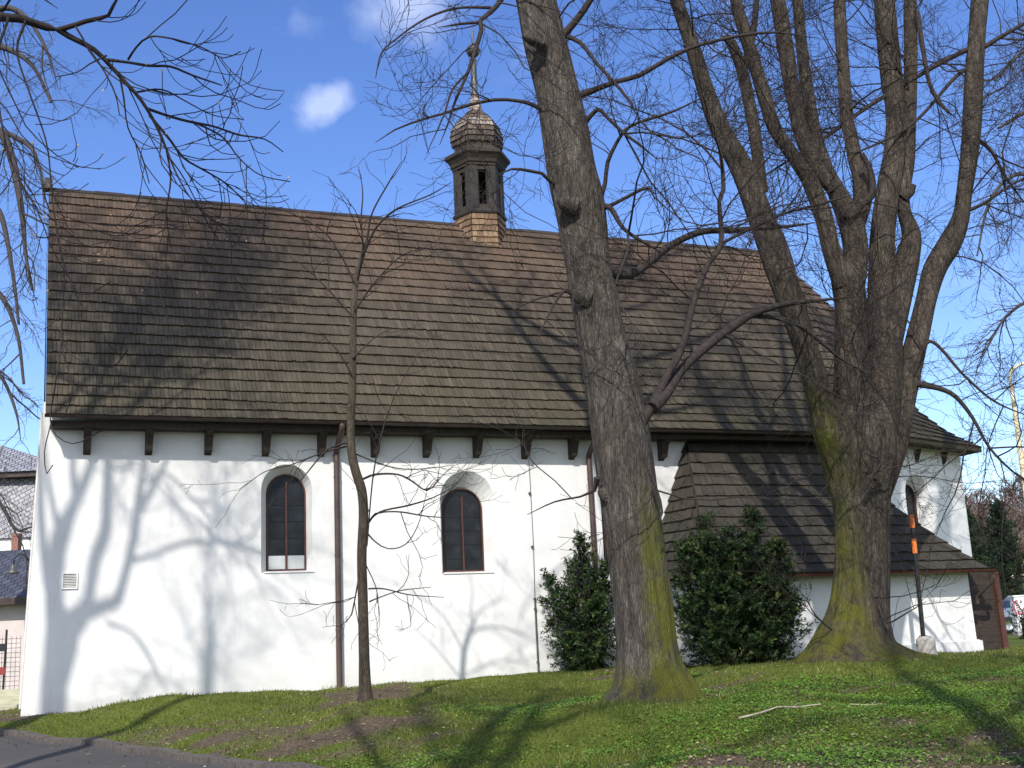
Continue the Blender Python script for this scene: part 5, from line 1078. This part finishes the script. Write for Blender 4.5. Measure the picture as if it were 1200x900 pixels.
# ------------------------------------------------------------------ far right: lamp post, car, cabinet, flowering shrub, wood
lb = at(1222, 745, 45); lz = g1(lb[0], lb[1]); lx = at(1184, 444, 45)
sl = empty('street_lamp', (lx[0], 45, lz), 'tall cream street lamp with curved arm at the right edge', 'street lamp')
b = MB(); b.lathe([(.16, 0), (.16, .9), (.12, 1.0), (.10, 6), (.075, 10.0-lz)], (0, 0, 0), 14); b.build('post', MT['cream_paint'], sl, True)
b = MB(); b.tube(smooth_path([(0, 0, 9.95-lz), (.0, 0, 10.5-lz), (.12, -.05, 10.8-lz), (.4, -.2, 10.98-lz), (.8, -.4, 11.0-lz)], .1), .06, 10); b.build('arm', MT['cream_paint'], sl, True)
b = MB(); b.hexa([(.6, -.5, 10.92-lz), (1.4, -.85, 10.95-lz), (1.5, -.6, 10.95-lz), (.7, -.25, 10.92-lz), (.65, -.45, 11.10-lz), (1.35, -.78, 11.10-lz), (1.42, -.65, 11.10-lz), (.75, -.3, 11.10-lz)]); b.build('lamp_head', MT['cream_paint'], sl)

cb0 = at(1171, 742, 47); car = empty('parked_car', (cb0[0]+1.35, 47.6, g1(cb0[0]+1.0, 47)), 'silver-blue parked car half hidden behind the white cabinet', 'car', rz=radians(8))
def carbody():
    mb = MB()
    st_ = [(-2.0, .62, .30, .80, .80), (-1.9, .74, .22, .84, .84), (-1.35, .82, .20, .92, .92), (-.85, .84, .20, .97, .98), (-.35, .84, .20, .98, 1.42), (.3, .84, .20, .98, 1.48), (1.0, .84, .20, .98, 1.44), (1.55, .82, .22, .98, 1.10), (1.9, .76, .25, .92, .95), (2.0, .66, .32, .8, .8)]
    V = []
    for x, w, zb, zs, zr in st_:
        t_ = .78 if zr > zs+.05 else .93
        V += [(x, -w*.9, zb), (x, -w, zb+.18), (x, -w, zs-.08), (x, -w*.95, zs), (x, -w*t_, zr-.04), (x, -w*t_*.8, zr), (x, w*t_*.8, zr), (x, w*t_, zr-.04), (x, w*.95, zs), (x, w, zs-.08), (x, w, zb+.18), (x, w*.9, zb)]
    m = 12; F = [(i*m+j, i*m+(j+1) % m, (i+1)*m+(j+1) % m, (i+1)*m+j) for i in range(len(st_)-1) for j in range(m)]
    mb.add(V, F); mb.add(V[:m], [list(range(m))]); mb.add(V[-m:], [list(range(m))[::-1]]); return mb
carbody().build('body', MT['car_paint'], car, True)
for s in (-1, 1):
    b = MB(); b.poly([(-.72, s*.835, 1.0), (1.42, s*.835, 1.0), (1.05, s*.70, 1.38), (-.30, s*.70, 1.38)]); b.build('side_window', MT['car_glass'], car)
    for x in (-1.25, 1.25):
        b = MB(); b.lathe([(.2, -.1), (.29, -.1), (.315, -.07), (.315, .07), (.29, .1), (.2, .1)], (0, 0, 0), 24)
        for V in b.V: V[:] = V[:, [0, 2, 1]]; V += (x, s*.76, .315)
        w = b.build('wheel', MT['tyre'], car, True)
        b = MB(); b.lathe([(0, .085), (.05, .09), (.19, .07), (.2, .09), (.2, -.09), (.19, -.07), (0, -.085)], (0, 0, 0), 20)
        for V in b.V: V[:] = V[:, [0, 2, 1]]; V += (x, s*.76, .315)
        b.build('rim', MT['chrome'], w, True)
b = MB(); b.poly([(-.86, -.74, 1.0), (-.86, .74, 1.0), (-.38, .60, 1.38), (-.38, -.60, 1.38)]); b.build('windscreen', MT['car_glass'], car)
for s in (-1, 1):
    b = MB(); b.box((-1.97, s*.62-.12, .66), (-1.88, s*.62+.12, .78)); b.build('headlight', MT['chrome'], car)
cp = at(1193, 742, 43); cab = empty('utility_cabinet', (cp[0]+.30, 43, g1(cp[0], 43)), 'white utility cabinet in front of the parked car', 'cabinet')
b = MB(); b.box((-.36, -.2, .1), (.42, .2, 1.33)); b.build('housing', MT['white_paint'], cab); b = MB(); b.box((-.40, -.24, -.1), (.46, .24, .098)); b.build('base', MT['stone'], cab); b = MB(); b.box((-.40, -.24, 1.332), (.46, .24, 1.38)); b.build('lid', MT['white_paint'], cab)
for x0, x1 in ((-.34, .02), (.04, .40)):
    b = MB(); b.box((x0, -.222, .14), (x1, -.203, 1.29)); dd = b.build('door', MT['white_paint'], cab); h = MB(); h.box(((x0+x1)/2-.01, -.24, .7), ((x0+x1)/2+.02, -.224, .8)); h.build('handle', MT['zinc'], dd)
fp = at(1199, 748, 38); fs = shrub('flowering_shrub', 'small dark shrub with crimson blossoms at the right edge', (fp[0]+.05, fp[1], g1(fp[0], fp[1])), dict(h=1.15, r=([0, .3, .7, 1], [.12, .34, .32, .15])), 70, 44, 'evergreen', (.05, .08, .02, .03), (.25, .4), 18)
r = np.random.default_rng(8); b = MB()
for k in range(26):
    a = r.uniform(0, 6.28); q = r.uniform(.1, .34); c = np.array([q*cos(a), q*sin(a)-.12, r.uniform(.75, 1.25)])
    for j in range(5):
        e = 2*pi*j/5; v = np.array([cos(e), -.4, sin(e)]); w_ = np.array([-sin(e), 0, cos(e)]); b.poly([c, c+v*.02+w_*.012, c+v*.035, c+v*.02-w_*.012])
b.build('blossoms', MT['blossom'], fs)
# bare wood on the rise far right
wd = MB(); r = np.random.default_rng(19)
for k in range(210):
    Y = r.uniform(95, 150); X = Y*r.uniform(.30, .62); H = r.uniform(9, 14)*(Y/120); z = g1(X, Y); rr_ = .12; th_ = r.normal(0, .25, 2)
    wd.tube([(X, Y, z), (X+th_[0], Y+th_[1], z+H*.5), (X+th_[0]*2, Y+th_[1]*2, z+H)], [.16, .12, .03], 4, False)
    for j in range(42):
        f = .2+.8*r.random()**.7; a = r.uniform(0, 6.28); q = np.array([X+th_[0]*2*f, Y+th_[1]*2*f, z+H*f]); L_ = (1.1-f)*H*.28+.6; d = np.array([cos(a), sin(a), r.uniform(.4, 1.1)])
        m1 = q+d*L_*.55; wd.tube([q, m1, m1+(d+(0, 0, .5))*L_*.4], [.05, .035, .02], 3, False)
        for i in range(5):
            e = nrm(d+r.normal(0, .6, 3)+np.array([0, 0, .3])); s0 = q+(m1-q)*r.uniform(.3, 1); wd.tube([s0, s0+e*L_*.5], [.03, .016], 3, False)
tag(wd.build('bare_wood', MT['twig_pale'], None), 'far reddish-brown leafless wood behind the yews', 'wood', kind='stuff')
